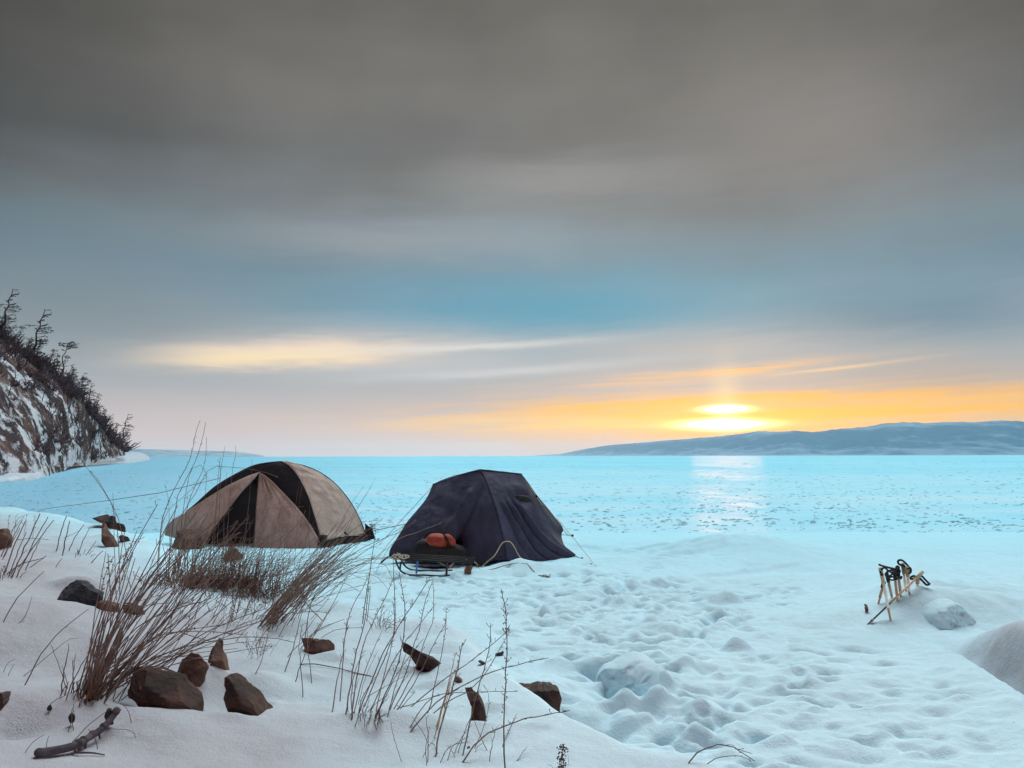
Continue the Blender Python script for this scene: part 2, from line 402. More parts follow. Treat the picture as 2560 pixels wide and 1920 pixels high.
trail((1700, 1600), (2500, 1900), 50, .5, .022); trail((1450, 1560), (1700, 1800), 45, .25); trail((640, 1400), (1000, 1440), 25, .15)
trail((1460, 1360), (1700, 1400), 30, .3, .03, .12)

DRIFT = [on_z(2300, 1575, .14), on_z(2330, 1598, .14), on_z(2400, 1645, .14), on_z(2560, 1748, .14), on_z(2800, 1900, .14)]
def height(x, y, parts=False):
    x = np.asarray(x, float); y = np.asarray(y, float)
    wob = .5 * fbm2(x * .5, y * .5, 3, 3)
    ys = np.interp(x, [-14, -6, 0, 2, 5, 9, 14], [15.5, 15.5, 15.6, 14.6, 12.2, 10.5, 9.5]) + wob
    ys = np.maximum(ys, np.interp(x, [-30, -9, -6], [19, 16, 15.5]))
    icy = 1 - sstep(-.5, 7.5, ys - y)
    zb = .145 * sstep(-1.2, 3.4, ys - y) - .035 - .25 * sstep(.3, 3.0, y - ys)
    zb = zb + .016 * fbm2(x * 1.1, y * 1.1, 21, 3) + (.007 * fbm2(x * 3.0, y * 3.6, 31, 4) + .022 * np.abs(fbm2(x * 4.2, y * 6.5, 35, 3)) + .009 * fbm2(x * 9, y * 12, 37, 3)) * sstep(-1.5, 1, ys - y)
    # raised drift on the right with its steep mauve face
    dmin = np.full(x.shape, 1e9); dsgn = np.ones(x.shape)
    for a, b2 in zip(DRIFT, DRIFT[1:]):
        dx, dy = b2.x - a.x, b2.y - a.y; L = dx * dx + dy * dy
        t = np.clip(((x - a.x) * dx + (y - a.y) * dy) / L, 0, 1)
        q = np.hypot(x - a.x - t * dx, y - a.y - t * dy); s_ = np.sign((x - a.x) * dy - (y - a.y) * dx)
        m_ = q < dmin; dmin = np.where(m_, q, dmin); dsgn = np.where(m_, s_, dsgn)
    sdr = -dmin * dsgn * 1.0
    near = sstep(6.3, 5.2, y)
    sdr = sdr + .05 * fbm2(x * 3.0, y * 3.0, 71, 3) * sstep(0, .2, np.abs(sdr))
    mauve_face = near * sstep(.02, .12, sdr) * sstep(.50, .30, sdr + .10 * fbm2(x * 4, y * 4, 73, 3))
    prof = .05 * np.exp(-(sdr / .25) ** 2) * (sdr < 0) + np.where(sdr >= 0, .05 * sstep(.22, .0, sdr) - .10 * sstep(.0, .1, sdr) * sstep(.5, .16, sdr) + .34 * sstep(.10, .34, sdr + .05 * fbm2(x * 1.1, y * 1.1, 77, 2)), 0)
    zb = zb + prof * near * sstep(1.8, 0, sdr - .8 - 0 * x)
    sd, wid, zk = bank_fields(x, y)
    mk = sstep(-1.0, 0.0, sd / wid + .06 * fbm2(x * 1.3, y * 1.3, 41, 3))
    zk = zk + .022 * fbm2(x * 2.2, y * 2.6, 57, 4) + .045 * fbm2(x * .9, y * 1.1, 51, 3) - .03 * np.abs(fbm2(x * .7 + 4, y * 1.4, 55, 3)) + .010 * fbm2(x * 3.1, y * 3.1, 61, 3) + .016 * np.exp(-(sd / .22) ** 2)
    z = zb + (np.maximum(zk, zb) - zb) * mk
    for cx, cy, rx, ry, rot, h, pw in MOUNDS:
        R_ = 3.2 * max(rx, ry)
        sel = (np.abs(x - cx) < R_) & (np.abs(y - cy) < R_)
        if not sel.any(): continue
        xx = x[sel] - cx; yy = y[sel] - cy; c, s_ = math.cos(rot), math.sin(rot)
        q = ((xx * c + yy * s_) / rx) ** 2 + ((-xx * s_ + yy * c) / ry) ** 2
        g = np.exp(-q ** (1.0 / pw if pw < 1 else 1.0))
        z[sel] += h * g * (1 + .25 * noise2(xx * 6 + cx * 3, yy * 6, 5))
    if parts: return z, sstep(-.55, 1.7, sd), np.clip(icy, 0, 1) * (1 - mk), mauve_face
    return z
ANG = np.radians(np.concatenate([np.linspace(-180, -48, 60)[:-1], np.linspace(-48, 48, 760), np.linspace(48, 180, 60)[1:-1]]))
rr = np.geomspace(.35, 26, 820); LR = np.log(rr)
A_, R_ = np.meshgrid(ANG, rr)
SX = R_ * np.sin(A_); SY = R_ * np.cos(A_)
SZ, SBK, SICY, SMAUVE = height(SX, SY, True)
def hfast(x, y):
    r = np.hypot(x, y); ia = np.interp(np.arctan2(x, y), ANG, np.arange(len(ANG))); ir = np.interp(np.log(np.maximum(r, .36)), LR, np.arange(len(LR)))
    i0 = np.minimum(ir.astype(int), len(LR) - 2); j0 = np.minimum(ia.astype(int), len(ANG) - 2); fr = ir - i0; fa = ia - j0
    z = (SZ[i0, j0] * (1 - fr) + SZ[i0 + 1, j0] * fr) * (1 - fa) + (SZ[i0, j0 + 1] * (1 - fr) + SZ[i0 + 1, j0 + 1] * fr) * fa
    return np.where(r > 25.5, -.2, z)
def gz(x, y): return float(hfast(np.array([x]), np.array([y]))[0])
_T = np.geomspace(1.2, 60, 2600)
def hit(u, v):
    d = ray(u, v); k = 1.0 / math.hypot(d.x, d.y)
    x = d.x * k * _T; y = d.y * k * _T; z = H + d.z * k * _T
    s = z - np.maximum(hfast(x, y), -.03); i = int(np.argmax(s < 0))
    if not (s < 0).any(): i = len(_T) - 1
    i = max(i, 1); a, b2 = s[i - 1], s[i]; t = a / (a - b2) if a != b2 else 0
    r = _T[i - 1] + (_T[i] - _T[i - 1]) * t
    return Vector((d.x * k * r, d.y * k * r, H + d.z * k * r))

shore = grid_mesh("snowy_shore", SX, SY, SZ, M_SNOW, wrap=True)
set_attr(shore, "bank", SBK); set_attr(shore, "icy", SICY); set_attr(shore, "mauve_face", SMAUVE)
tag(shore, "trampled white snow of the bank and beach around the tents", kind="structure")

# frozen lake: one sheet out to the horizon
rr = np.concatenate([np.geomspace(2, 160, 520), np.geomspace(168, 60000, 60)])
A_, R_ = np.meshgrid(ANG[::2], rr)
X = R_ * np.sin(A_); Y = R_ * np.cos(A_)
fade = sstep(160, 60, R_)
Z = (.008 * fbm2(X * .9, Y * 1.6, 91, 4) + .02 * fbm2(X * .2, Y * .35, 95, 3)) * fade - .03
lake = grid_mesh("frozen_lake", X, Y, Z, M_ICE, wrap=True)
tag(lake, "wide pale blue frozen lake reaching the horizon", kind="structure")

# small wind-broken ice scraps lying on the lake, past counting
mb_v, mb_f = [], []
N = 15000
v_ = RNG.uniform(1150, 1480, N); u_ = RNG.uniform(-300, 2860, N)
yy = 1.5 * F / np.maximum(v_ - 1140, 1); xx = (u_ - 1280) / F * yy
den = fbm2(xx * 1.7 / (yy * .12 + .9), yy * 1.7 / (yy * .3 + .9), 8, 3)
ok = (yy < 240) & (den > -.02 + RNG.uniform(-.65, .5, N)) & ((yy > 18) | (hfast(xx, yy) < .02))
for x, y in zip(xx[ok], yy[ok]):
    s = (.011 + .0011 * y) * random.uniform(.5, 1.5); w = s * random.uniform(1.2, 3.4); hgt = s * random.uniform(.15, .45)
    z0 = -.045; i = len(mb_v); a = random.uniform(-.35, .35); ca, sa = math.cos(a), math.sin(a)
    for px, py, pz in ((-w, 0, 0), (-.3 * w, -s, 0), (.5 * w, -.8 * s, 0), (w, 0, 0), (.3 * w, s, 0), (-.5 * w, .7 * s, 0), (-.25 * w, 0, hgt), (.35 * w, .1 * s, hgt * .8)):
        mb_v.append((x + px * ca - py * sa, y + px * sa + py * ca, z0 + pz + (.02 if pz else 0)))
    mb_f += [(i, i + 1, i + 6), (i + 1, i + 2, i + 7, i + 6), (i + 2, i + 3, i + 7), (i + 3, i + 4, i + 7), (i + 4, i + 5, i + 6, i + 7), (i + 5, i, i + 6)]
frag = link("ice_fragments", mb_v, mb_f, M_FRAG, smooth=False)
tag(frag, "thousands of small blue ice fragments scattered over the frozen lake", "ice", kind="stuff")

# ------------------------------------------------------------------ far range across the lake
def far_range(name, sil, dist, mat, label, seed, depth=.35, foot_lift=0):
    us = np.linspace(sil[0][0], sil[-1][0], 420)
    vs = np.interp(us, [s[0] for s in sil], [s[1] for s in sil])
    ds = np.interp(us, [s[0] for s in sil], [s[2] for s in sil])
    rows = 44
    X = np.zeros((rows, len(us))); Y = X.copy(); Z = X.copy()
    for j, (u, v, d) in enumerate(zip(us, vs, ds)):
        top = at(u, v, d); hd = ray(u, 1140); hx = hd.x / hd.y
        for i in range(rows):
            t = i / (rows - 1)
            if t <= .7:
                q = t / .7; yy = d * (1 - depth * (1 - q)); zz = top.z * (q ** 1.25)
            else:
                q = (t - .7) / .3; yy = d * (1 + .3 * q); zz = top.z * (1 - q * q) - 5 * q
            X[i, j] = hx * yy; Y[i, j] = yy; Z[i, j] = zz
    rid = np.abs(fbm2(X / 900 + seed, Y / 1500, 5 + seed, 4)) + .4 * np.abs(fbm2(X / 260, Y / 420, 9 + seed, 3))
    T = np.linspace(0, 1, rows)[:, None]
    env = np.sin(np.pi * np.clip(T / .7, 0, 1)) ** .7
    mx = Z.max(0, keepdims=True)
    Z = Z + (rid - .35) * mx * .28 * env + (.035 * mx * fbm2(X / 170, Y / 170, 13, 3)) * (T > .55) - 2
    o = grid_mesh(name, X, Y, Z, mat); tag(o, label, kind="structure"); return o
m, nt, b = new_mat("mountain_side"); M_MTN = m
P = pos_vec(nt)
n1 = noi(nt, vmul(nt, P, (1, .35, .9)), .0045, 7, .65)
n2 = noi(nt, vmul(nt, P, (1, .3, 1)), .0016, 4, .6)
sep = nd(nt, "ShaderNodeSeparateXYZ"); nt.links.new(P, sep.inputs[0])
hgt = val(nt, 'MULTIPLY', sep.outputs[2], 1 / 420.0)
hi = ramp(nt, hgt, [(0.0, .55), (.18, .30), (.40, .02), (.70, .0), (.92, .32), (1.0, .45)])  # paler foot takes the place of low mist; more snow near the tops
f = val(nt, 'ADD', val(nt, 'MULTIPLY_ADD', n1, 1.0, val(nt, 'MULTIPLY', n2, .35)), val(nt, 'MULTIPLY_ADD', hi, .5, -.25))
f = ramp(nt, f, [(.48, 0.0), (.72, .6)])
nt.links.new(mixc(nt, f, (.055, .20, .315), (.32, .52, .66)), b.inputs["Base Color"])  # blue of the distant air painted into both slope colours
b.inputs["Roughness"].default_value = .95; b.inputs["Specular IOR Level"].default_value = .05
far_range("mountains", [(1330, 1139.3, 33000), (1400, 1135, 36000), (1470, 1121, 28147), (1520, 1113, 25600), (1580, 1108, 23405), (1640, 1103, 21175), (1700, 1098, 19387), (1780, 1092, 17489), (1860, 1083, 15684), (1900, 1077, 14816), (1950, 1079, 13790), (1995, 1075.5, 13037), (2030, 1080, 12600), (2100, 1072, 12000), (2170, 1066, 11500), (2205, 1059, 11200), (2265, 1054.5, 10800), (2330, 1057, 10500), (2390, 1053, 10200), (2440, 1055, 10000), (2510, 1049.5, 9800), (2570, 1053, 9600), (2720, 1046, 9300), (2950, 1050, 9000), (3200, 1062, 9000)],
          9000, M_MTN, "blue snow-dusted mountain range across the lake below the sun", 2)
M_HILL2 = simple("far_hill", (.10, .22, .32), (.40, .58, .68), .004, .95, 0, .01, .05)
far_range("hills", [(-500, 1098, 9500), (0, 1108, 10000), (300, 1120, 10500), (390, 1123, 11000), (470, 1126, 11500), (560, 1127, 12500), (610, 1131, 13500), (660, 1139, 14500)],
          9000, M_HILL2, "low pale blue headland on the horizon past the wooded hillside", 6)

# ------------------------------------------------------------------ wooded hillside on the left
FOOT = [(-520, 1275, 24), (-350, 1248, 30), (-150, 1222, 38), (0, 1203, 48), (55, 1195, 54), (110, 1183, 64), (170, 1160, 90), (220, 1150, 125), (275, 1146, 155), (313, 1138, 198)]
RIDGE = [(-520, 330, 84), (-350, 480, 84), (-150, 695, 86), (0, 838, 90), (60, 885, 95), (130, 935, 102), (190, 990, 114), (240, 1052, 132), (285, 1105, 164), (313, 1131, 198)]
NS, NT = 640, 200
fp = crom([at(*q) for q in FOOT], NS - 1); rp = crom([at(*q) for q in RIDGE], NS - 1)
FP = np.array([tuple(q) for q in fp]); RP = np.array([tuple(q) for q in rp])
FP[:, 2] = np.maximum(FP[:, 2], -.1)
tt = np.concatenate([np.linspace(-.04, 1, NT - 26), np.linspace(1.02, 1.8, 26)])[:, None]
def hill_raw(t):
    tc = np.clip(t, -.1, 1)[..., None]; back = np.clip(t - 1, 0, 1)[..., None]
    Pm = FP[None] + (RP - FP)[None] * tc
    Pm[..., 2] = FP[None, :, 2] + (RP - FP)[None, :, 2] * (tc[..., 0] + .10 * np.sin(np.pi * np.clip(tc[..., 0], 0, 1)))
    Pm = Pm + (RP - FP)[None] * back * np.array([1.0, 1.0, -1.1])
    return Pm
PM = hill_raw(np.repeat(tt, NS, 1))
sz = np.linalg.norm((RP - FP), axis=1)[None] + 0 * PM[..., 0]
Tm = np.repeat(tt, NS, 1)
sl = np.concatenate([[0], np.cumsum(np.linalg.norm(np.diff((FP + RP) / 2, axis=0), axis=1))])[None] + 0 * Tm
vt = Tm * sz
# ribs of rock slanting down the slope
dl = np.linalg.norm(np.diff((FP + RP) / 2, axis=0), axis=1); sw = np.concatenate([[0], np.cumsum(dl * np.interp((np.arange(NS - 1)) / NS, [0, .35, 1], [.5, .32, .085]))])[None] + 0 * Tm
zz = PM[..., 2]; acr = (sw + zz) * .72; alo = (sw - zz) * .72
rib = fbm2(acr * .30 + 3, alo * .07, 5, 5, .55); fine = fbm2(acr * 1.3, alo * .30, 8, 4, .6)
env = np.clip(sz / 25, .03, 1) * np.clip(1.4 - np.abs(Tm - .5) * 1.0, .25, 1) * sstep(1.06, .9, Tm)
disp = (1.5 * rib + .55 * fine) * env
PM[..., 2] += disp; PM[..., 0] += .35 * disp
hillside = None
def hill_snow_mat():
    m, nt, b = new_mat("hill_rock_snow"); P = pos_vec(nt)
    att = nd(nt, "ShaderNodeAttribute", attribute_name="rock")
    aa = nd(nt, "ShaderNodeAttribute", attribute_name="across").outputs["Fac"]; al = nd(nt, "ShaderNodeAttribute", attribute_name="along").outputs["Fac"]
    cb = nd(nt, "ShaderNodeCombineXYZ"); nt.links.new(val(nt, 'MULTIPLY', aa, 3.2), cb.inputs[0]); nt.links.new(val(nt, 'MULTIPLY', al, .9), cb.inputs[1])
    n1 = noi(nt, cb.outputs[0], 1.0, 6, .7)
    n2 = noi(nt, P, .22, 3, .5)
    f = val(nt, 'ADD', att.outputs["Fac"], val(nt, 'MULTIPLY_ADD', n1, 2.2, -1.1))
    f = ramp(nt, f, [(.34, 0.0), (.60, 1.0)])
    rock = mixc(nt, ramp(nt, n2, [(.42, 0.0), (.62, 1.0)]), (.036, .030, .038), (.13, .082, .07))
    nt.links.new(mixc(nt, f, (.54, .59, .64), rock), b.inputs["Base Color"])
    b.inputs["Roughness"].default_value = .9; b.inputs["Specular IOR Level"].default_value = .1
    bump(nt, b, noi(nt, P, 2.2, 6, .7), .9, .25)
    return m
hillside = grid_mesh("hillside", PM[..., 0], PM[..., 1], PM[..., 2], hill_snow_mat())
band = fbm2(acr * .75 + 9, alo * .17, 15, 5, .62)
rk = .65 - .16 * rib + .62 * band + .75 * fine + .35 * fbm2(acr * 2.9, alo * .8, 19, 3) + .22 * sstep(.6, 1.0, Tm) - .22 * sstep(.25, 0, Tm)
set_attr(hillside, "rock", rk); set_attr(hillside, "across", acr); set_attr(hillside, "along", alo)
tag(hillside, "steep rocky hillside streaked with snow at the left", kind="structure")
def hill_pt(s, t):
    i = min(NS - 1, max(0, int(s * (NS - 1)))); j = int(np.argmin(np.abs(tt[:, 0] - t)))
    return Vector(PM[j, i])

# shelf of shore ice along its foot
LED = [(-520, 1288, 22.5), (-350, 1257, 28), (-150, 1228, 36), (0, 1204, 46.5), (60, 1201, 50), (100, 1194, 56), (135, 1178, 68), (170, 1167, 88), (220, 1163, 112), (280, 1159, 138), (340, 1155, 170), (375, 1149, 215)]
n = 260; prof = [(0, -.3), (.0, .12), (.05, .5), (.16, .8), (.35, .97), (.65, 1.0), (1.0, .9), (1.4, -.2)]
lp = crom([on_z(u, v, 0) for u, v, d in LED], n)
X = np.zeros((len(prof), n + 1)); Y = X.copy(); Z = X.copy()
for j, p in enumerate(lp):
    t = (lp[min(j + 1, n)] - lp[max(j - 1, 0)]).normalized(); nrm = Vector((-t.y, t.x, 0))
    if nrm.y < 0 and nrm.x > 0: nrm = -nrm
    sc = .007 * p.y; hh = sc * (1.15 + .7 * float(fbm2(np.array([j * .19]), np.array([0.]), 4, 3)[0])); wd = sc * 5
    for i, (o_, z_) in enumerate(prof):
        w = .16 * sc * float(noise2(np.array([j * .8]), np.array([i * .7]), 6)[0])
        q = p + nrm * (o_ * wd + w); X[i, j], Y[i, j], Z[i, j] = q.x, q.y, z_ * hh + w * .5 - .03
led = grid_mesh("ice_shelf", X, Y, Z, M_LEDGE)
tag(led, "pale ledge of shore ice along the foot of the hillside", kind="structure")

# ------------------------------------------------------------------ trees of the hillside
def larch(seed, h, flat=False, bare=False):
    rnd = random.Random(seed); tr = MB(); cr = MB()
    pts = []; x = y = 0.0
    for i in range(9):
        pts.append(Vector((x, y, h * i / 8 - (.3 if i == 0 else 0)))); x += rnd.gauss(.02, .035) * h; y += rnd.gauss(0, .02) * h
    tr.tube(pts, .018 * h + .015, .006 * h, 6)
    for k in range(rnd.randint(20, 28) if not bare else 14):
        q = rnd.random() ** .75; t = (.22 if not flat else .72) + (.98 - (.22 if not flat else .72)) * q
        i = min(7, int(t * 8)); p = pts[i].lerp(pts[i + 1], t * 8 - i)
        a = rnd.gauss(0.1, 1.25) if rnd.random() < .75 else rnd.uniform(0, 6.28)
        L = h * (.34 - .22 * t) * rnd.uniform(.5, 1.25) * (1.5 if flat else 1)
        d = Vector((math.cos(a), math.sin(a) * .8, rnd.uniform(-.08, .38)))
        bp = [p]
        for s in range(4):
            d = (d + Vector((.10, 0, rnd.uniform(-.12, .10)))).normalized(); bp.append(bp[-1] + d * L / 4)
        cr.tube(bp, .0065 * h, .003 * h, 3, False)
        for s in range(rnd.randint(5, 9) if not bare else 4):
            w = rnd.uniform(.2, 1) * 3.99; i2 = int(w); o = bp[i2].lerp(bp[i2 + 1], w - i2)
            dd = (d + Vector((rnd.gauss(0, .6), rnd.gauss(0, .6), rnd.gauss(.12, .30)))).normalized() * L * rnd.uniform(.15, .38)
            cr.tube([o, o + dd * .55 + Vector((0, 0, .01 * h * rnd.uniform(-1, 1))), o + dd], .0042 * h, .002 * h, 3, False)
            for z in range(3):
                c = o + dd * rnd.uniform(.3, 1); sd = .017 * h * rnd.uniform(.6, 1.5)
                cr.tri(c, c + Vector((rnd.gauss(0, 1), rnd.gauss(0, 1), rnd.gauss(0, .5))) * sd, c + Vector((rnd.gauss(0, 1), rnd.gauss(0, 1), rnd.gauss(0, .5))) * sd)
    return tr, cr
def tree_proto(name, seed, h, label, cat, flat=False, bare=False):
    r = empty(name, (0, 0, 0)); tag(r, label, cat)
    a, c = larch(seed, h, flat, bare); a.build("trunk", M_BARK, r); c.build("crown", M_TWIG, r); return r
def copy_thing(o):
    c = o.copy(); COL.objects.link(c)
    for ch in list(o.children):
        k = ch.copy(); COL.objects.link(k); k.parent = c
    return c
protos = [tree_proto("larch", 100 + i, 3.2, None, "tree") for i in range(6)] + [tree_proto("larch", 140, 3.2, None, "tree", bare=True), tree_proto("larch", 141, 3.2, None, "tree", bare=True)]
used = set()
def put_tree(k, p, hh, label, group, rz=None):
    o = protos[k] if k not in used else copy_thing(protos[k]); used.add(k)
    o.location = p; o.scale = (hh / 3.2,) * 3; o.rotation_euler = (random.gauss(0, .05), random.gauss(.04, .06), random.gauss(0, .5) if rz is None else rz)
    o["label"] = label
    if group: o["group"] = group
    return o
def ridge_at(u):
    return float(np.interp(u, [r_[0] for r_ in RIDGE], [r_[1] for r_ in RIDGE])), float(np.interp(u, [r_[0] for r_ in RIDGE], [r_[2] for r_ in RIDGE]))
# px of every ridge row vertex, to find where on the hill a skyline tree stands
CMI = CM.inverted()
def proj(p):
    q = CMI @ (Vector(p) - Vector((0, 0, H))); return 1280 + F * q.x / -q.z, 960 - F * q.y / -q.z
SU = np.array([proj(RP[i])[0] for i in range(NS)])
def s_of(u): return float(np.interp(u, SU, np.linspace(0, 1, NS)))
GL = "bare wind-bent larch on the skyline of the snowy hillside"
for i in range(78):
    u = random.uniform(-30, 312) if i > 8 else random.uniform(-420, -40)
    s = s_of(u); t = random.choice([1.0, .98, .95, .92, 1.03, .88]); p = hill_pt(s, t)
    px = random.uniform(28, 64) * (1 if u < 240 else .75); hh = px * p.y / F
    put_tree(random.randrange(6), p, hh, GL, "larches on the skyline of the hillside")
for u, px, lab in ((-4, 118, "tallest larch, cut by the photo edge at the top of the hillside"), (70, 125, "tall narrow larch standing above its neighbours on the upper skyline"), (296, 84, "last sizeable larch leaning out over the lake end of the ridge")):
    p = hill_pt(s_of(u), 1.0); put_tree(2, p, px * p.y / F, lab, None, 0)
fl = tree_proto("larch", 155, 3.2, "flat-topped flag-shaped larch alone on the middle skyline of the hillside", "tree", flat=True)
p = hill_pt(s_of(152), 1.0); fl.location = p; fl.scale = (98 * p.y / F / 3.2,) * 3
GS = "thin bare tree growing on the snowy rock face of the hillside"
for i in range(90):
    u = random.uniform(-300, 280); s = s_of(u); t = random.uniform(.18, .84); p = hill_pt(s, t)
    hh = random.uniform(24, 55) * p.y / F
    put_tree(random.choice([6, 7, 6, 7, 3]), p, hh, GS, "thin trees on the rock face")
# low scrub along the skyline and in the gullies: one mass
sc = MB()
for i in range(2000):
    if i < 1000: u = random.uniform(-420, 312); t = random.choice([1.0, .985, .97, .95, .93, 1.02, .90])
    else:
        u = random.uniform(-420, 290); t = random.uniform(.05, .95)
        if float(fbm2(np.array([u * .012]), np.array([t * 4.]), 44, 3)[0]) < .12: continue
    p = hill_pt(s_of(u), t); p = p + Vector((random.gauss(0, .4), random.gauss(0, .4), -.1)); k = p.y / F * random.uniform(8, 30)
    for j in range(6):
        d = Vector((random.gauss(.15, .5), random.gauss(0, .4), random.uniform(.5, 1))) * k
        sc.tube([p, p + d * .5 + Vector((random.gauss(0, .08), 0, 0)) * k, p + d], .0007 * p.y, .0003 * p.y, 3, False)
        for z in range(2):
            c = p + d * random.uniform(.3, 1); w = k * .13
            sc.tri(c, c + Vector((random.gauss(0, w), random.gauss(0, w), random.gauss(0, w * .7))), c + Vector((random.gauss(0, w), random.gauss(0, w), random.gauss(0, w * .7))))
scrub = sc.build("undergrowth", M_SCRUB)
tag(scrub, "dark leafless scrub along the skyline and gullies of the hillside", "scrub", kind="stuff")

# ------------------------------------------------------------------ tents
def patch(name, Lc, Rc, mat, parent, nt_=26, ns=18, bulge=0.0, wr=.012, thick=.004, seed=0, wf=(3, 9), pw=1.0):
    """cloth stretched between two curves (lists of points, both from top to bottom)"""
    L = crom(Lc, nt_); Rr = crom(Rc, nt_)
    Pm = np.zeros((nt_ + 1, ns + 1, 3))
    for i in range(nt_ + 1):
        for j in range(ns + 1): Pm[i, j] = L[i].lerp(Rr[i], j / ns)
    du = np.gradient(Pm, axis=1); dv = np.gradient(Pm, axis=0)
    nm = np.cross(du, dv); ln = np.linalg.norm(nm, axis=-1, keepdims=True); nm = nm / np.maximum(ln, 1e-9)
    if nm[nt_ // 2, ns // 2, 1] > 0 and bulge >= 0: nm = -nm
    S = np.linspace(0, 1, ns + 1)[None]; T = np.linspace(0, 1, nt_ + 1)[:, None]
    e = np.sin(np.pi * S) ** pw * np.sin(np.pi * np.clip(T, 0, 1) * .5) ** .6
    w = fbm2(S * wf[0] + T * 2.2 + seed, T * wf[1] * .5 - S * 1.5, seed + 3, 3)
    Pm = Pm + nm * (abs(bulge) * e + wr * w * np.clip(4 * S * (1 - S), 0, 1))[..., None]
    o = grid_mesh(name, Pm[..., 0], Pm[..., 1], Pm[..., 2], mat, parent)
    md = o.modifiers.new("thick", 'SOLIDIFY'); md.thickness = thick; md.offset = 0
    return o
def A(l, Y0=None): return [at(u, v, d) for u, v, d in l]
def down(p, dz=.04): return Vector((p.x, p.y, p.z - dz))
def cordline(name, pts, r, mat, parent, sag=.0, n=14):
    P = crom([Vector(p) for p in pts], n)
    if sag: P = [q - Vector((0, 0, sag * math.sin(math.pi * i / n))) for i, q in enumerate(P)]
    mb = MB(); mb.tube(P, r, r, 5); return mb.build(name, mat, parent)

# --- beige and black dome tent
b0 = hit(640, 1362); T1 = empty("tent", (b0.x, b0.y, b0.z))
tag(T1, "beige and black dome tent with an open door flap behind dry grass", "tent")
apex = (702, 1154, 13.05)
poleFR = [apex, (722, 1165, 12.98), (745, 1192, 12.86), (768, 1237, 12.68), (784, 1285, 12.5), (798, 1332, 12.33), (814, 1374, 12.2)]
poleBR = [apex, (755, 1163, 13.1), (800, 1181, 13.2), (840, 1211, 13.3), (875, 1253, 13.38), (900, 1298, 13.4), (914, 1334, 13.42)]
poleFL = [apex, (672, 1157, 13.05), (632, 1165, 13.05), (585, 1188, 13.05), (538, 1217, 13.0), (492, 1258, 12.95), (462, 1285, 12.92), (446, 1318, 12.9), (444, 1340, 12.86)]
patch("dark_panel", A(poleFL), A(poleFR), M_BLKCLOTH, T1, bulge=.05, seed=3, wr=.02)
patch("side_panel", A(poleFR[:-1] + [(808, 1352, 12.26)]), A(poleBR + [(920, 1342, 13.4)]), M_BEIGE, T1, bulge=.07, seed=9, wr=.035, nt_=40, ns=28, wf=(2.5, 16))
# rear of the dome: two bulging panels to the hidden corner
BL = at(470, 1318, 14.6)
back = [at(*apex), at(640, 1175, 13.7), at(540, 1240, 14.3), BL]
patch("rear_panel", A(poleBR), back, M_BEIGE, T1, bulge=-.05, seed=12)
patch("rear_panel", back, A(poleFL), M_BLKCLOTH, T1, bulge=-.05, seed=14)
# black mudskirt along the right side
sk = [at(806, 1336, 12.29), at(850, 1342, 12.7), at(890, 1337, 13.05), at(917, 1332, 13.4), at(928, 1334, 13.42)]
sk2 = [at(812, 1368, 12.22), at(850, 1368, 12.62), at(890, 1360, 13.0), at(925, 1350, 13.38), at(938, 1346, 13.42)]
patch("mud_skirt", sk, sk2, M_BLKCLOTH, T1, 22, 6, .02, .012, seed=5)
patch("corner_tab", A([(795, 1336, 12.27), (788, 1364, 12.22)]), A([(812, 1338, 12.26), (826, 1369, 12.16)]), M_BLKCLOTH, T1, 8, 6, .02, .01)
patch("corner_tab", A([(913, 1308, 13.40), (912, 1340, 13.38)]), A([(932, 1325, 13.40), (938, 1346, 13.36)]), M_BLKCLOTH, T1, 8, 6, .02, .01)
# little dark vent triangle at the hem
v0 = A([(861, 1328, 12.76), (860, 1343, 12.74)]); v1 = A([(861.5, 1328, 12.76), (874, 1340, 12.84)])
patch("hem_vent", v0, v1, M_BLKCLOTH, T1, 6, 4, .01, .0)
# vestibule
B = (648, 1181, 12.80)
dl = [B, (643, 1230, 12.62), (638, 1290, 12.42), (633, 1358, 12.22), (632, 1372, 12.2)]
dr = [B, (672, 1196, 12.74), (705, 1229, 12.62), (742, 1268, 12.48), (772, 1307, 12.36), (797, 1350, 12.24), (801, 1374, 12.2)]
patch("door_panel", A(dl), A(dr), M_BEIGED, T1, bulge=.05, seed=22, wr=.05, wf=(7, 3), nt_=36, ns=26)
fl_top = [B, (622, 1190, 12.82), (597, 1200, 12.84), (560, 1219, 12.83), (510, 1250, 12.82), (463, 1283, 12.84), (452, 1318, 12.84), (450, 1346, 12.84)]
fl_bot = [B, (630, 1204, 12.76), (606, 1228, 12.68), (578, 1264, 12.6), (552, 1298, 12.52), (531, 1325, 12.46), (515, 1352, 12.42), (510, 1368, 12.4)]
patch("door_flap", A(fl_top), A(fl_bot), M_BEIGED, T1, bulge=.04, seed=31, wr=.05, wf=(4, 8), nt_=36, ns=26)
fold_a = A([(648, 1181, 12.76), (622, 1189, 12.76), (596, 1201, 12.74)])
fold_b = A([(640, 1192, 12.70), (624, 1206, 12.67), (606, 1227, 12.62)])
patch("folded_flap", fold_a, fold_b, M_BEIGED, T1, 10, 6, .03, .02, seed=41)
op_l = [B, (622, 1215, 12.98), (585, 1270, 12.98), (548, 1310, 12.9), (515, 1370, 12.8)]
op_r = [B, (648, 1230, 12.98), (644, 1290, 12.95), (640, 1330, 12.9), (636, 1372, 12.85)]
patch("doorway_dark", A(op_l), A(op_r), M_BLKCLOTH, T1, bulge=.0, seed=51)  # black sheet standing for the shade inside the open doorway
patch("inner_panel", A([(590, 1248, 12.86), (572, 1292, 12.80)]), A([(643, 1260, 12.84), (640, 1292, 12.78)]), M_INNER, T1, 10, 10, .0, .02, seed=57)
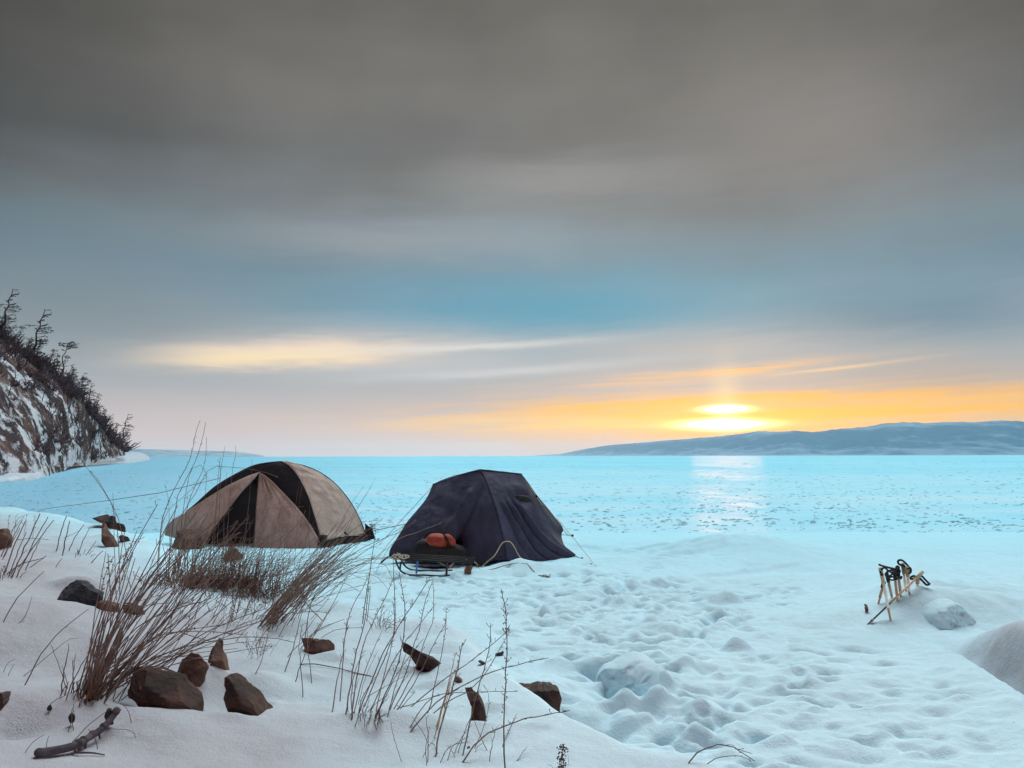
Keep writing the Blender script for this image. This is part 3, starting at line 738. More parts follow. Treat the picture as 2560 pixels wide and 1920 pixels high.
patch("tail_flap", A([(462, 1283, 12.86), (438, 1295, 12.95), (420, 1312, 13.0), (412, 1338, 13.0)]), A([(458, 1300, 12.84), (456, 1312, 12.84), (455, 1325, 12.84), (458, 1350, 12.84)]), M_BEIGED, T1, 10, 8, .02, .02, seed=61)
for q, nm in ((dl, "door_zip"), (dr, "door_hem"), (fl_bot, "door_hem")):
    mb = MB(); mb.tube([p_ + Vector((0, -.016, .002)) for p_ in crom(A(q), 24)], .0065, .0065, 5); mb.build(nm, M_BLKCLOTH if nm == "door_zip" else M_BEIGED, T1)
# seam piping over the poles
for q in (poleFR, poleBR, poleFL):
    mb = MB(); mb.tube([p_ + Vector((0, -.012, .004)) for p_ in crom(A(q), 30)], .007, .007, 5); mb.build("pole_sleeve", M_BLKCLOTH, T1)
# stakes and guys
mb = MB(); s0 = hit(835, 1372); mb.tube([s0 + Vector((0, 0, -.08)), s0 + Vector((-.03, 0, .07))], .006, .006, 6); mb.build("stake", M_STRAW, T1)
g0 = at(462, 1210, 12.9)
cordline("guy_line", [at(548, 1196, 12.98), at(430, 1226, 12.4), at(300, 1247, 12.0), hit(104, 1276) + Vector((0, 0, .03))], .0045, M_CORDD, T1)
cordline("guy_line", [at(934, 1327, 13.4), at(975, 1318, 13.0), at(1016, 1309, 12.6), at(1035, 1299, 12.4)], .005, M_CORDD, T1)
mb = MB()
for i in range(14):
    p_ = at(random.uniform(920, 940), random.uniform(1306, 1350), 13.36)
    mb.tube([p_, p_ + Vector((random.gauss(0, .05), random.gauss(0, .02), random.gauss(0, .05))), p_ + Vector((random.gauss(.03, .05), 0, random.gauss(-.05, .05)))], .006, .005, 4)
mb.build("strap_tangle", M_BLACK, T1)

# --- dark navy tent
b0 = hit(1220, 1405); T2 = empty("tent", (b0.x, b0.y, b0.z))
tag(T2, "dark navy blue tent with guy lines and a red bag at its side", "tent")
sh = (1082, 1212, 11.1); ax = (1200, 1175, 10.75); ra = (1304, 1186, 11.3)
left = [sh, (1066, 1246, 10.95), (1042, 1277, 10.85), (1018, 1305, 10.75), (996, 1340, 10.65), (976, 1372, 10.55), (972, 1392, 10.5)]
seam = [ax, (1208, 1186, 10.7), (1222, 1218, 10.55), (1233, 1250, 10.42), (1243, 1280, 10.32), (1254, 1322, 10.2), (1263, 1360, 10.12), (1268, 1399, 10.06)]
topl = [ax, (1165, 1184, 10.82), (1122, 1199, 10.98), sh]
# front-left face: quad between shoulder-side and seam
def quad_patch(name, C0, C1, C2, C3, mat, parent, n=26, bulge=.0, wr=.015, seed=0, wf=(3, 5), fn=None, thick=.004):
    """Coons patch; C0 top (l->r), C1 bottom (l->r), C2 left (t->b), C3 right (t->b)"""
    c0 = crom(C0, n); c1 = crom(C1, n); c2 = crom(C2, n); c3 = crom(C3, n)
    Pm = np.zeros((n + 1, n + 1, 3))
    for i in range(n + 1):
        t = i / n
        for j in range(n + 1):
            s = j / n
            Pm[i, j] = c0[j] * (1 - t) + c1[j] * t + c2[i] * (1 - s) + c3[i] * s - (c0[0] * (1 - s) * (1 - t) + c0[n] * s * (1 - t) + c1[0] * (1 - s) * t + c1[n] * s * t)
    nm = np.cross(np.gradient(Pm, axis=1), np.gradient(Pm, axis=0)); nm /= np.maximum(np.linalg.norm(nm, axis=-1, keepdims=True), 1e-9)
    if nm[n // 2, n // 2, 1] > 0: nm = -nm
    S = np.linspace(0, 1, n + 1)[None]; T = np.linspace(0, 1, n + 1)[:, None]
    e = np.clip(16 * S * (1 - S) * T * (1 - T), 0, 1)
    d = bulge * np.sqrt(e) + wr * fbm2(S * wf[0] + T, T * wf[1] - S * 2, seed, 3) * np.sqrt(e)
    if fn: d = d + fn(S + 0 * T, T + 0 * S) * np.sqrt(e)
    Pm = Pm + nm * d[..., None]
    o = grid_mesh(name, Pm[..., 0], Pm[..., 1], Pm[..., 2], mat, parent)
    md = o.modifiers.new("thick", 'SOLIDIFY'); md.thickness = thick; md.offset = 0
    return o
bot1 = A([(972, 1392, 10.5), (1010, 1402, 10.42), (1040, 1408, 10.36), (1110, 1412, 10.26), (1180, 1412, 10.14), (1225, 1404, 10.1), (1268, 1399, 10.06)])
def foldsL(S, T):
    # tension crease from upper seam down to lower middle, hollow round the bag
    k = np.exp(-((S - (1.02 - .62 * T)) / .05) ** 2) * .05 * sstep(.12, .3, T)
    return -1.5 * k + .055 * np.exp(-((S - (.93 - .62 * T)) / .07) ** 2) * sstep(.12, .3, T) - .07 * np.exp(-((S - .42) / .2) ** 2 - ((T - .84) / .12) ** 2)
quad_patch("front_panel", A(topl)[::-1], bot1, A(left), A(seam), M_NAVY, T2, 44, .05, .03, 4, fn=foldsL)
redge = [ra, (1316, 1214, 11.2), (1329, 1243, 11.05), (1336, 1272, 10.95), (1350, 1300, 10.9), (1372, 1330, 10.88), (1402, 1362, 10.86), (1438, 1390, 10.85)]
topr = [ax, (1232, 1178, 10.88), (1270, 1182, 11.1), ra]
bot2 = A([(1268, 1399, 10.06), (1300, 1402, 10.25), (1340, 1402, 10.45), (1390, 1403, 10.65), (1438, 1392, 10.85)])
def foldsR(S, T):
    d = 0
    for c0, c1, w, a in ((.30, .75, .05, .05), (.48, .98, .045, .065), (.18, .5, .05, .04)):
        cen = c0 + (c1 - c0) * T ** 1.7; d = d + a * np.exp(-((S - cen) / w) ** 2) * sstep(.28, .5, T) - a * .9 * np.exp(-((S - cen + .09) / w) ** 2) * sstep(.28, .5, T)
    d = d - .09 * np.exp(-((S - .80) / .16) ** 2 - ((T - .30) / .09) ** 2) + .05 * np.exp(-((S - .74) / .2) ** 2 - ((T - .19) / .06) ** 2)
    return d
quad_patch("door_panel", A(topr), bot2, A(seam), A(redge), M_NAVY, T2, 48, .02, .03, 14, fn=foldsR)
# black sheet standing for the dark inside the vent under the door hood
patch("vent_dark", A([(1288, 1240, 10.72), (1300, 1238, 10.74), (1318, 1240, 10.80), (1326, 1246, 10.88)]), A([(1290, 1246, 10.72), (1302, 1252, 10.74), (1318, 1256, 10.80), (1327, 1253, 10.88)]), M_BLACK, T2, 12, 8, .03, .0, seed=3)
side = [ra, (1322, 1209, 11.5), (1340, 1235, 11.6), (1364, 1264, 11.65), (1388, 1294, 11.7), (1408, 1321, 11.7), (1403, 1338, 11.6), (1413, 1367, 11.35), (1438, 1389, 10.9)]
patch("side_panel", A(redge), A(side), M_NAVYL, T2, bulge=.015, seed=24, wr=.014)
cordline("panel_hem", [p_ + Vector((-.004, -.012, 0)) for p_ in A(redge[2:])], .006, M_NAVYL, T2, n=24)
# shoulder strip and rear
patch("shoulder_panel", A([ax, (1140, 1188, 11.05), (1100, 1202, 11.2), sh]), A([ax, (1165, 1182, 10.84), (1122, 1197, 11.0), sh]), M_NAVYL, T2, 10, 6, 0, .0)
bk1 = [at(*ra), at(1290, 1220, 11.9), at(1250, 1330, 12.25), at(1240, 1380, 12.3)]
patch("rear_panel", A(side), bk1, M_NAVY, T2, bulge=-.03, seed=33)
patch("rear_panel", bk1, A([sh] + left[1:]), M_NAVY, T2, bulge=-.03, seed=35)
patch("roof_panel", A([ra, (1290, 1185, 11.3), (1240, 1190, 11.35), (1150, 1205, 11.3), sh]), A([ra, (1270, 1182, 11.1), ax, (1122, 1199, 10.98), sh]), M_NAVYL, T2, 20, 6, .0, .0)
for q in (seam, topl, topr):
    mb = MB(); mb.tube([p_ + Vector((0, -.012, .005)) for p_ in crom(A(q), 24)], .008, .008, 5); mb.build("pole_sleeve", M_NAVYL, T2)
gl = lambda pts, r=.0045, m_=M_CORD: cordline("guy_line", pts, r, m_, T2)
gl([at(1081, 1216, 11.1), at(1015, 1288, 10.9), at(948, 1362, 10.7)]); gl([at(1016, 1307, 10.75), at(975, 1355, 10.6), hit(934, 1407)], .004)
gl([at(1309, 1196, 11.35), at(1340, 1240, 11.35), at(1355, 1262, 11.3)], .005); gl([at(1392, 1296, 11.7), at(1428, 1338, 11.3), hit(1490, 1416)])
gl([at(1438, 1390, 10.85), at(1460, 1400, 10.5), hit(1489, 1416)], .005, M_CORDD); gl([at(1404, 1336, 11.6), at(1418, 1338, 11.4), at(1432, 1341, 11.28)], .005); gl([at(1408, 1322, 11.7), at(1416, 1334, 11.5), at(1430, 1341, 11.3)], .005)
gl([at(970, 1392, 10.5), at(962, 1398, 10.45), hit(952, 1407)], .012, M_BLACK)
mb = MB(); mb.ball(at(1341, 1241, 11.33), .02); mb.ball(at(1431, 1339, 11.28), .02); mb.ball(at(1455, 1396, 10.6), .018); mb.build("line_tensioner", M_BLACK, T2)

# red sleeping bag bundle in the dark pocket at the foot of the navy tent
def blob(name, outline, Y, th, mat, label, cat, bumpy=.02, sub=40, emb=0, group=None, seed=1, front=.5, smooth=True, parent=None, soft=.55, chisel=0, K=11, curve=True, fo=1.0):
    """solid grown from an outline: real thickness th (metres) front to back, chipped flat in places for stones"""
    O = [at(u, v, Y) for u, v in outline + [outline[0]]]
    if curve: P = crom(O, sub)[:-1]
    else:
        L = [0.]
        for a, c in zip(O, O[1:]): L.append(L[-1] + (c - a).length)
        P = []
        for i in range(sub):
            t = L[-1] * i / sub; k = max(q for q in range(len(L) - 1) if L[q] <= t + 1e-9); P.append(O[k].lerp(O[k + 1], (t - L[k]) / max(1e-9, L[k + 1] - L[k])))
        P = [P[i] * .84 + (P[i - 1] + P[(i + 1) % sub]) * .08 for i in range(sub)]
    c = sum(P, Vector()) / len(P)
    if chisel > 4: P = [c + (p_ - c) * (1 + .16 * float(noise2(np.array([i * .33]), np.array([seed * 1.7]), seed)[0]) + random.Random(seed * 99 + i).uniform(-.02, .02)) for i, p_ in enumerate(P)]
    n = len(P); zmin = min(q.z for q in P); zmax = max(q.z for q in P)
    if emb: P = [p_ - Vector((0, 0, emb * max(0, 1 - (p_.z - zmin) / (zmax - zmin) * 2.2))) for p_ in P]
    rings = []
    for i in range(K):
        ph = -math.pi / 2 * .96 + math.pi * .96 * i / (K - 1)
        s = max(.0, math.cos(ph)) ** soft; o_ = math.sin(ph) * th * .5 + th * (.5 - front)
        rings.append([c + (p_ - c) * s + Vector((0, o_, 0)) for p_ in P])
    s0 = max(.0, math.cos(math.pi / 2 * .96)) ** soft; fo_ = Vector((0, -math.sin(math.pi / 2 * .96) * th * .5 + th * (.5 - front), 0))
    rings = [[c + (p_ - c) * (s0 * max(j, .02) / 5) + fo_ for p_ in P] for j in range(5)] + rings; K += 5
    V = np.array([tuple(p_) for r_ in rings for p_ in r_]); sz = max((V.max(0) - V.min(0)).tolist())
    rn = np.random.default_rng(seed); C0 = V.mean(0)
    for _ in range(chisel):
        q = np.array([rn.normal(0, .8), -abs(rn.normal(1.0, .3)), rn.normal(.25, .65)]); q /= np.linalg.norm(q)
        d = (V - C0) @ q; lim = np.quantile(d, rn.uniform(.60, .90)); ex = np.maximum(d - lim, 0); V[:, 1] += np.minimum(ex / max(.35, -q[1]), th * .7)
    fr = 4.0 / sz * fo
    d = fbm2(V[:, 0] * fr + seed * 3.1, V[:, 2] * fr + V[:, 1] * fr * .8, seed, 5, .55)
    d2 = fbm2(V[:, 2] * fr * 1.3 + seed, V[:, 1] * fr * 1.7 + V[:, 0] * fr * .4, seed + 5, 5, .55)
    V[:, 1] += d * bumpy * sz * 2.0; V[:, 2] += d2 * bumpy * sz * .6; V[:, 0] += d * bumpy * sz * .4
    faces = []
    for i in range(K - 1):
        for k in range(n):
            a = i * n + k; b2 = i * n + (k + 1) % n; faces.append((a, b2, b2 + n, a + n))
    faces.append(tuple(range(n))); faces.append(tuple(reversed(range((K - 1) * n, K * n))))
    o = link(name, V.tolist(), faces, mat, parent, smooth)
    if parent is None:
        zlow = min(V[:, 2]); rebase(o, (c.x, c.y, zlow)); tag(o, label, cat, group)
    return o
bag = empty("stuff_sack", at(1100, 1376, 10.12)); tag(bag, "round red nylon bag with black straps against the navy tent", "bag")
blob("sack_body", [(1064, 1350), (1072, 1337), (1092, 1333), (1112, 1338), (1120, 1352), (1116, 1366), (1094, 1368), (1074, 1362)], 10.12, .30, M_RED, None, None, .03, seed=4, parent=bag)
blob("sack_lid", [(1110, 1336), (1124, 1335), (1136, 1346), (1139, 1362), (1130, 1366), (1121, 1354)], 10.10, .2, M_RED, None, None, .03, seed=6, parent=bag)
cordline("strap", A([(1060, 1346, 10.0), (1078, 1331, 9.98), (1100, 1329, 9.98), (1122, 1332, 9.98), (1140, 1346, 10.0)]), .012, M_BLACK, bag)
cordline("strap", A([(1108, 1334, 9.96), (1118, 1348, 9.93), (1122, 1366, 9.96)]), .011, M_BLACK, bag)
dk = blob("duffel_bag", [(1030, 1390), (1036, 1362), (1060, 1346), (1100, 1352), (1140, 1358), (1168, 1372), (1180, 1396), (1120, 1406), (1060, 1404)], 10.22, .34, M_BLACK, "long black bag lying under the red one beside the navy tent", "bag", .03, seed=9)

# sled in front of the navy tent
s0 = hit(1090, 1440); SL = empty("sled", s0); tag(SL, "low dark sled with blue posts standing in snow before the navy tent", "sled")
Ys = s0.y
for dy in (0, .38):
    q = [(988, 1395, Ys + dy + .02), (993, 1412, Ys + dy), (1003, 1428, Ys + dy), (1022, 1437, Ys + dy), (1060, 1438, Ys + dy), (1100, 1440, Ys + dy), (1125, 1438, Ys + dy)]
    if dy == 0: cordline("runner", A(q), .011, M_FRAME, SL, n=22)
    else:
        off = Vector((0, dy, 0)); cordline("runner", [at(u, v, Ys) + off for u, v, _ in q], .011, M_FRAME, SL, n=22)
for u, top, bot, mt, dy, r_ in ((1043, 1402, 1434, M_BLUE, 0, .012), (1037, 1404, 1424, M_FRAME, .3, .014), (1118, 1404, 1437, M_FRAME, 0, .014), (1156, 1406, 1420, M_FRAME, .2, .012), (1163, 1405, 1416, M_BLUE, .25, .01), (1089, 1405, 1416, M_BLUE, .3, .01), (1108, 1406, 1418, M_FRAME, .3, .012), (1002, 1404, 1424, M_FRAME, .0, .012)):
    mb = MB(); mb.tube([at(u, top, Ys) + Vector((0, dy, 0)), at(u - 2, bot, Ys) + Vector((0, dy, 0))], r_, r_, 6); o = mb.build("post", mt, SL)
    if mt is M_BLUE: o["label"] = "blue post"
for dy in (-.03, .12, .27, .42):
    mb = MB(); mb.tube([at(985, 1398, Ys) + Vector((0, dy, .01)), at(1080, 1404, Ys) + Vector((0, dy, .012)), at(1185, 1407, Ys) + Vector((0, dy, 0))], .013, .013, 6); mb.build("deck_slat", M_BLACK, SL)
# rope coil, bent canes, stone and scraps
mb = MB()
for k in range(7):
    c = at(988 + k * 5, 1391 + random.uniform(-3, 2), Ys - .06); rr_ = random.uniform(.018, .04); ph = random.uniform(0, 6)
    mb.tube([c + Vector((math.cos(a + ph) * rr_ * 1.2, math.sin(a * 1.0) * .01, math.sin(a + ph) * rr_ * .8)) for a in np.linspace(0, 5.6, 12)], .0055, .0055, 5)
o = mb.build("rope_coil", M_CORD); tag(o, "small tangled coil of pale rope on the left end of the sled", "rope"); rebase(o, at(1000, 1397, Ys - .06))
def single_tube(name, pts, r0, r1, mat, label, cat, n=24, group=None, seg=6):
    P = crom(pts, n); mb = MB(); mb.tube(P, r0, r1, seg); o = mb.build(name, mat); rebase(o, P[0]); tag(o, label, cat, group); return o
single_tube("bent_cane", A([(1197, 1424, 9.85), (1216, 1406, 9.85), (1237, 1388, 9.85), (1254, 1359, 9.82), (1266, 1353, 9.8), (1277, 1355, 9.8), (1287, 1369, 9.8), (1298, 1390, 9.78)]) + [hit(1320, 1412), hit(1337, 1431)], .008, .006, M_CANE, "tall pale bent cane arching before the navy tent doorway", "stick")
single_tube("bent_cane", [hit(1113, 1437)] + A([(1128, 1414, 9.75), (1145, 1400, 9.75), (1168, 1396, 9.75), (1184, 1403, 9.75)]) + [hit(1199, 1416)], .008, .006, M_CANE, "low pale bent cane arching over the right end of the sled", "stick")
single_tube("bent_cane", [at(1022, 1393, 9.9), at(1060, 1395, 9.9), at(1085, 1400, 9.85), at(1112, 1414, 9.8)], .006, .004, M_CANE, "thin straw-coloured cane lying along the front of the sled", "stick")
single_tube("bent_cane", [hit(1196, 1422), hit(1225, 1424), hit(1262, 1418) + Vector((0, 0, .02)), hit(1290, 1408), hit(1318, 1410)], .005, .004, M_STEMD, "dark thin stick looping over the snow heap by the navy tent", "stick")
def rock(outline, mat, label, th=.2, emb=.03, bumpy=.03, seed=1, name="stone", cat="stone", Y=None, back=0, front=.38):
    bx = min(outline, key=lambda q: -q[1]); p = hit(*bx); Yc = (p.y if Y is None else Y) + back
    return blob(name, outline, Yc + th * .42, th * .75, mat, label, cat, bumpy * .9, 60, emb + .05, None, seed, front, False, None, .15, 7, 13, False, 1.8)
rock([(1160, 1424), (1166, 1416), (1178, 1413), (1181, 1420), (1176, 1434), (1168, 1440), (1161, 1434)], M_ROCKB, "small brown stone on the snow at the right foot of the sled", .12, seed=3)
mb = MB()
for pts in ([(1346, 1441), (1358, 1443), (1372, 1444), (1376, 1438)], [(1352, 1443), (1362, 1440), (1370, 1443)], [(1357, 1442), (1368, 1446), (1376, 1446)]):
    mb.tube([hit(u, v) + Vector((0, 0, .012)) for u, v in pts], .006, .005, 4)
o = mb.build("twig", M_STEMD); rebase(o, hit(1360, 1443)); tag(o, "tiny curled twig on open snow right of the navy tent", "twig")

# ------------------------------------------------------------------ stones and wood on the bank
rock([(141, 1478), (152, 1466), (172, 1455), (190, 1456), (200, 1464), (216, 1478), (236, 1490), (232, 1504), (220, 1514), (190, 1508), (162, 1502), (146, 1494)], M_ROCKD, "blue-black pyramid-shaped stone on the left bank", .28, .04, .03, 2)
rock([(228, 1516), (240, 1506), (262, 1508), (282, 1516), (280, 1528), (262, 1534), (240, 1530)], M_ROCKB, "flat pale brown stone between grass stems beside the blue-black stone", .2, .03, .02, 5)
rock([(290, 1522), (300, 1512), (318, 1511), (334, 1524), (356, 1540), (350, 1548), (326, 1544), (304, 1536)], M_ROCKM, "dark flat stone half hidden behind the big grass clump", .2, .03, .03, 8)
rock([(224, 1308), (232, 1304), (248, 1314), (262, 1328), (276, 1344), (290, 1358), (302, 1373), (288, 1369), (266, 1356), (246, 1336), (230, 1322)], M_ROCKB, "long brown leaf-shaped slab tilting down at the far left bank edge", .22, .03, .015, 11, name="slab")
rock([(233, 1296), (246, 1290), (257, 1288), (266, 1294), (270, 1303), (282, 1308), (296, 1312), (300, 1322), (294, 1330), (280, 1324), (264, 1312), (246, 1304)], M_ROCKM, "dark jagged slab capped with snow above the leaf-shaped slab", .3, .03, .03, 14, name="slab")
rock([(268, 1292), (276, 1289), (285, 1292), (286, 1298), (274, 1298)], M_ROCKD, "small black stone on top of the jagged slab at the bank edge", .12, .0, .03, 15, Y=hit(290, 1330).y, back=.05)
rock([(290, 1342), (300, 1338), (314, 1343), (326, 1358), (312, 1356), (298, 1350)], M_ROCKD, "thin dark stone sliver right of the leaf-shaped slab", .15, .02, .02, 17)
rock([(422, 1372), (430, 1340), (446, 1325), (468, 1327), (494, 1340), (512, 1352), (506, 1368), (470, 1376)], M_ROCKB, "wide brown boulder in front of the beige tent's left corner", .35, .04, .03, 19, name="boulder", cat="boulder")
rock([(556, 1392), (562, 1370), (576, 1364), (592, 1378), (602, 1392), (590, 1408), (572, 1408)], M_ROCKB, "brown wedge stone in the grass before the beige tent's doorway", .25, .04, .03, 21)
rock([(294, 1690), (330, 1686), (372, 1694), (420, 1712), (452, 1748), (482, 1762), (474, 1800), (452, 1806), (400, 1784), (340, 1757), (308, 1746), (296, 1720)], M_ROCKM, "large dark brown stone lying at the foot of the big grass clump", .35, .05, .025, 23, name="boulder", cat="boulder")
rock([(420, 1740), (424, 1688), (440, 1660), (462, 1640), (484, 1642), (504, 1660), (512, 1682), (496, 1708), (470, 1728), (440, 1742)], M_ROCKB, "upright brown slab standing behind the large dark stone", .16, .05, .02, 27, name="slab", back=.1)
rock([(504, 1664), (516, 1634), (530, 1606), (540, 1612), (556, 1642), (572, 1662), (548, 1668), (520, 1674)], M_ROCKB, "pointed triangular brown stone poking up out of the snow", .12, .05, .015, 29)
rock([(551, 1696), (566, 1700), (600, 1730), (624, 1748), (652, 1776), (666, 1778), (650, 1792), (648, 1812), (610, 1813), (586, 1806), (572, 1788), (560, 1740)], M_ROCKM, "dark triangular stone sunk in a hollow of the front snow", .28, .03, .02, 31)
rock([(742, 1604), (760, 1600), (796, 1602), (816, 1606), (828, 1624), (831, 1654), (810, 1654), (776, 1640), (756, 1622)], M_ROCKB, "smooth brown shield-shaped stone alone in mid-bank snow", .14, .04, .012, 33, back=.05)
rock([(0, 1738), (10, 1742), (20, 1758), (20, 1780), (8, 1790), (-20, 1792), (-24, 1740)], M_ROCKM, "mauve stone cut off by the left photo edge, low down", .15, .03, .02, 35)
rock([(-30, 1325), (4, 1322), (14, 1340), (18, 1356), (6, 1374), (-30, 1376)], M_ROCKB, "reddish stone cut off by the left photo edge, beside the short stalks", .3, .04, .03, 37)
rock([(1158, 1742), (1176, 1736), (1196, 1744), (1210, 1772), (1222, 1800), (1206, 1806), (1184, 1798), (1176, 1786), (1178, 1770)], M_ROCKM, "brown stone in a dug hollow near the crest of the bank", .16, .03, .02, 39)
rock([(1290, 1725), (1320, 1726), (1348, 1722), (1384, 1722), (1402, 1732), (1404, 1760), (1392, 1798), (1376, 1800), (1340, 1770)], M_ROCKM, "brown-black boulder in the hollow just behind the bank crest", .3, .05, .03, 41, name="boulder", cat="boulder", Y=hit(1400, 1792).y + .55)
rock([(1136, 1706), (1136, 1694), (1146, 1693), (1158, 1704), (1148, 1710)], M_ROCKB, "small reddish chip of stone beside the straw-coloured stalks", .06, .01, .02, 43)
rock([(1150, 1898), (1146, 1880), (1170, 1876), (1196, 1886), (1206, 1880), (1228, 1890), (1230, 1902), (1200, 1906)], M_ROCKM, "low stone under the snow lip at the bottom middle", .2, .03, .03, 45)
rock([(1236, 1640), (1240, 1634), (1250, 1632), (1258, 1630), (1260, 1636), (1248, 1642)], M_ROCKD, "small black pebble on the beach snow behind the bank crest", .05, .01, .02, 47, name="pebble", cat="pebble", Y=hit(1250, 1643).y)
rock([(1196, 1654), (1200, 1652), (1212, 1658), (1216, 1664), (1208, 1662)], M_ROCKD, "tiny black pebble on the very crest of the bank", .05, .005, .02, 49, name="pebble", cat="pebble")
rock([(1000, 1622), (1006, 1616), (1024, 1622), (1056, 1636), (1092, 1650), (1124, 1662), (1136, 1670), (1116, 1672), (1088, 1668), (1060, 1656), (1040, 1658), (1020, 1644), (1004, 1638)], M_WOODD, "broken dark driftwood plank on the bank snow", .09, .015, .01, 51, name="driftwood_plank", cat="driftwood")

# snow boulders thrown up on the beach
def snowball(outline, label, th, seed, Y=None):
    p = hit(*max(outline, key=lambda q: q[1]))
    return blob("snow_boulder", outline, p.y + th * .35, th, M_SNOW, label, "snow lump", .05, 80, .07, None, seed, .5, True, None, .5, 2, 22, True, 1.3)
M_SNOWB = simple("packed_snow", (.60, .73, .78), (.66, .79, .83), 4, .65, .5, .015, .3)
snowball([(1492, 1716), (1494, 1692), (1510, 1672), (1536, 1662), (1560, 1650), (1600, 1640), (1636, 1656), (1644, 1690), (1618, 1722), (1590, 1736), (1550, 1730), (1520, 1722)], "largest rounded snow boulder on the beach in front of the bank crest", .42, 61)
snowball([(2288, 1552), (2300, 1526), (2330, 1508), (2372, 1500), (2396, 1518), (2420, 1544), (2380, 1556), (2330, 1560)], "big rounded snow lump to the right of the trekking poles", .5, 71)

# driftwood stick low on the left
st = empty("driftwood_stick", hit(150, 1888)); tag(st, "thick knobbly grey branch lying on the snow at lower left", "branch")
P = crom([hit(98, 1893) + Vector((0, 0, .012)), hit(150, 1888) + Vector((0, 0, .016)), hit(195, 1880) + Vector((0, 0, .022)), hit(215, 1868) + Vector((0, 0, .024)), hit(252, 1848) + Vector((0, 0, .03)), hit(276, 1826) + Vector((0, 0, .035)), hit(295, 1812) + Vector((0, 0, .05))], 26)
mb = MB(); mb.tube(P, .0125, .0095, 9)
for i in (0, 9, 12, 16, 20, 25): mb.ball(P[i] + Vector((0, -.003, .002)), .0125 + .003 * random.random(), 7, 5)
mb.build("branch", M_STICK, st)
mb = MB(); mb.tube(crom([P[8], hit(190, 1889) + Vector((0, 0, .01)), hit(230, 1889) + Vector((0, 0, .008)), hit(262, 1891) + Vector((0, 0, .004))], 10), .004, .002, 5); mb.build("side_shoot", M_STICK, st)
mb = MB(); mb.tube([P[13], P[13] + Vector((.005, -.01, -.03))], .007, .003, 5); mb.build("knot_stub", M_STICK, st); mb = MB(); mb.tube([P[18], P[18] + Vector((.01, -.01, -.02))], .005, .002, 5); mb.build("knot_stub", M_STICK, st)

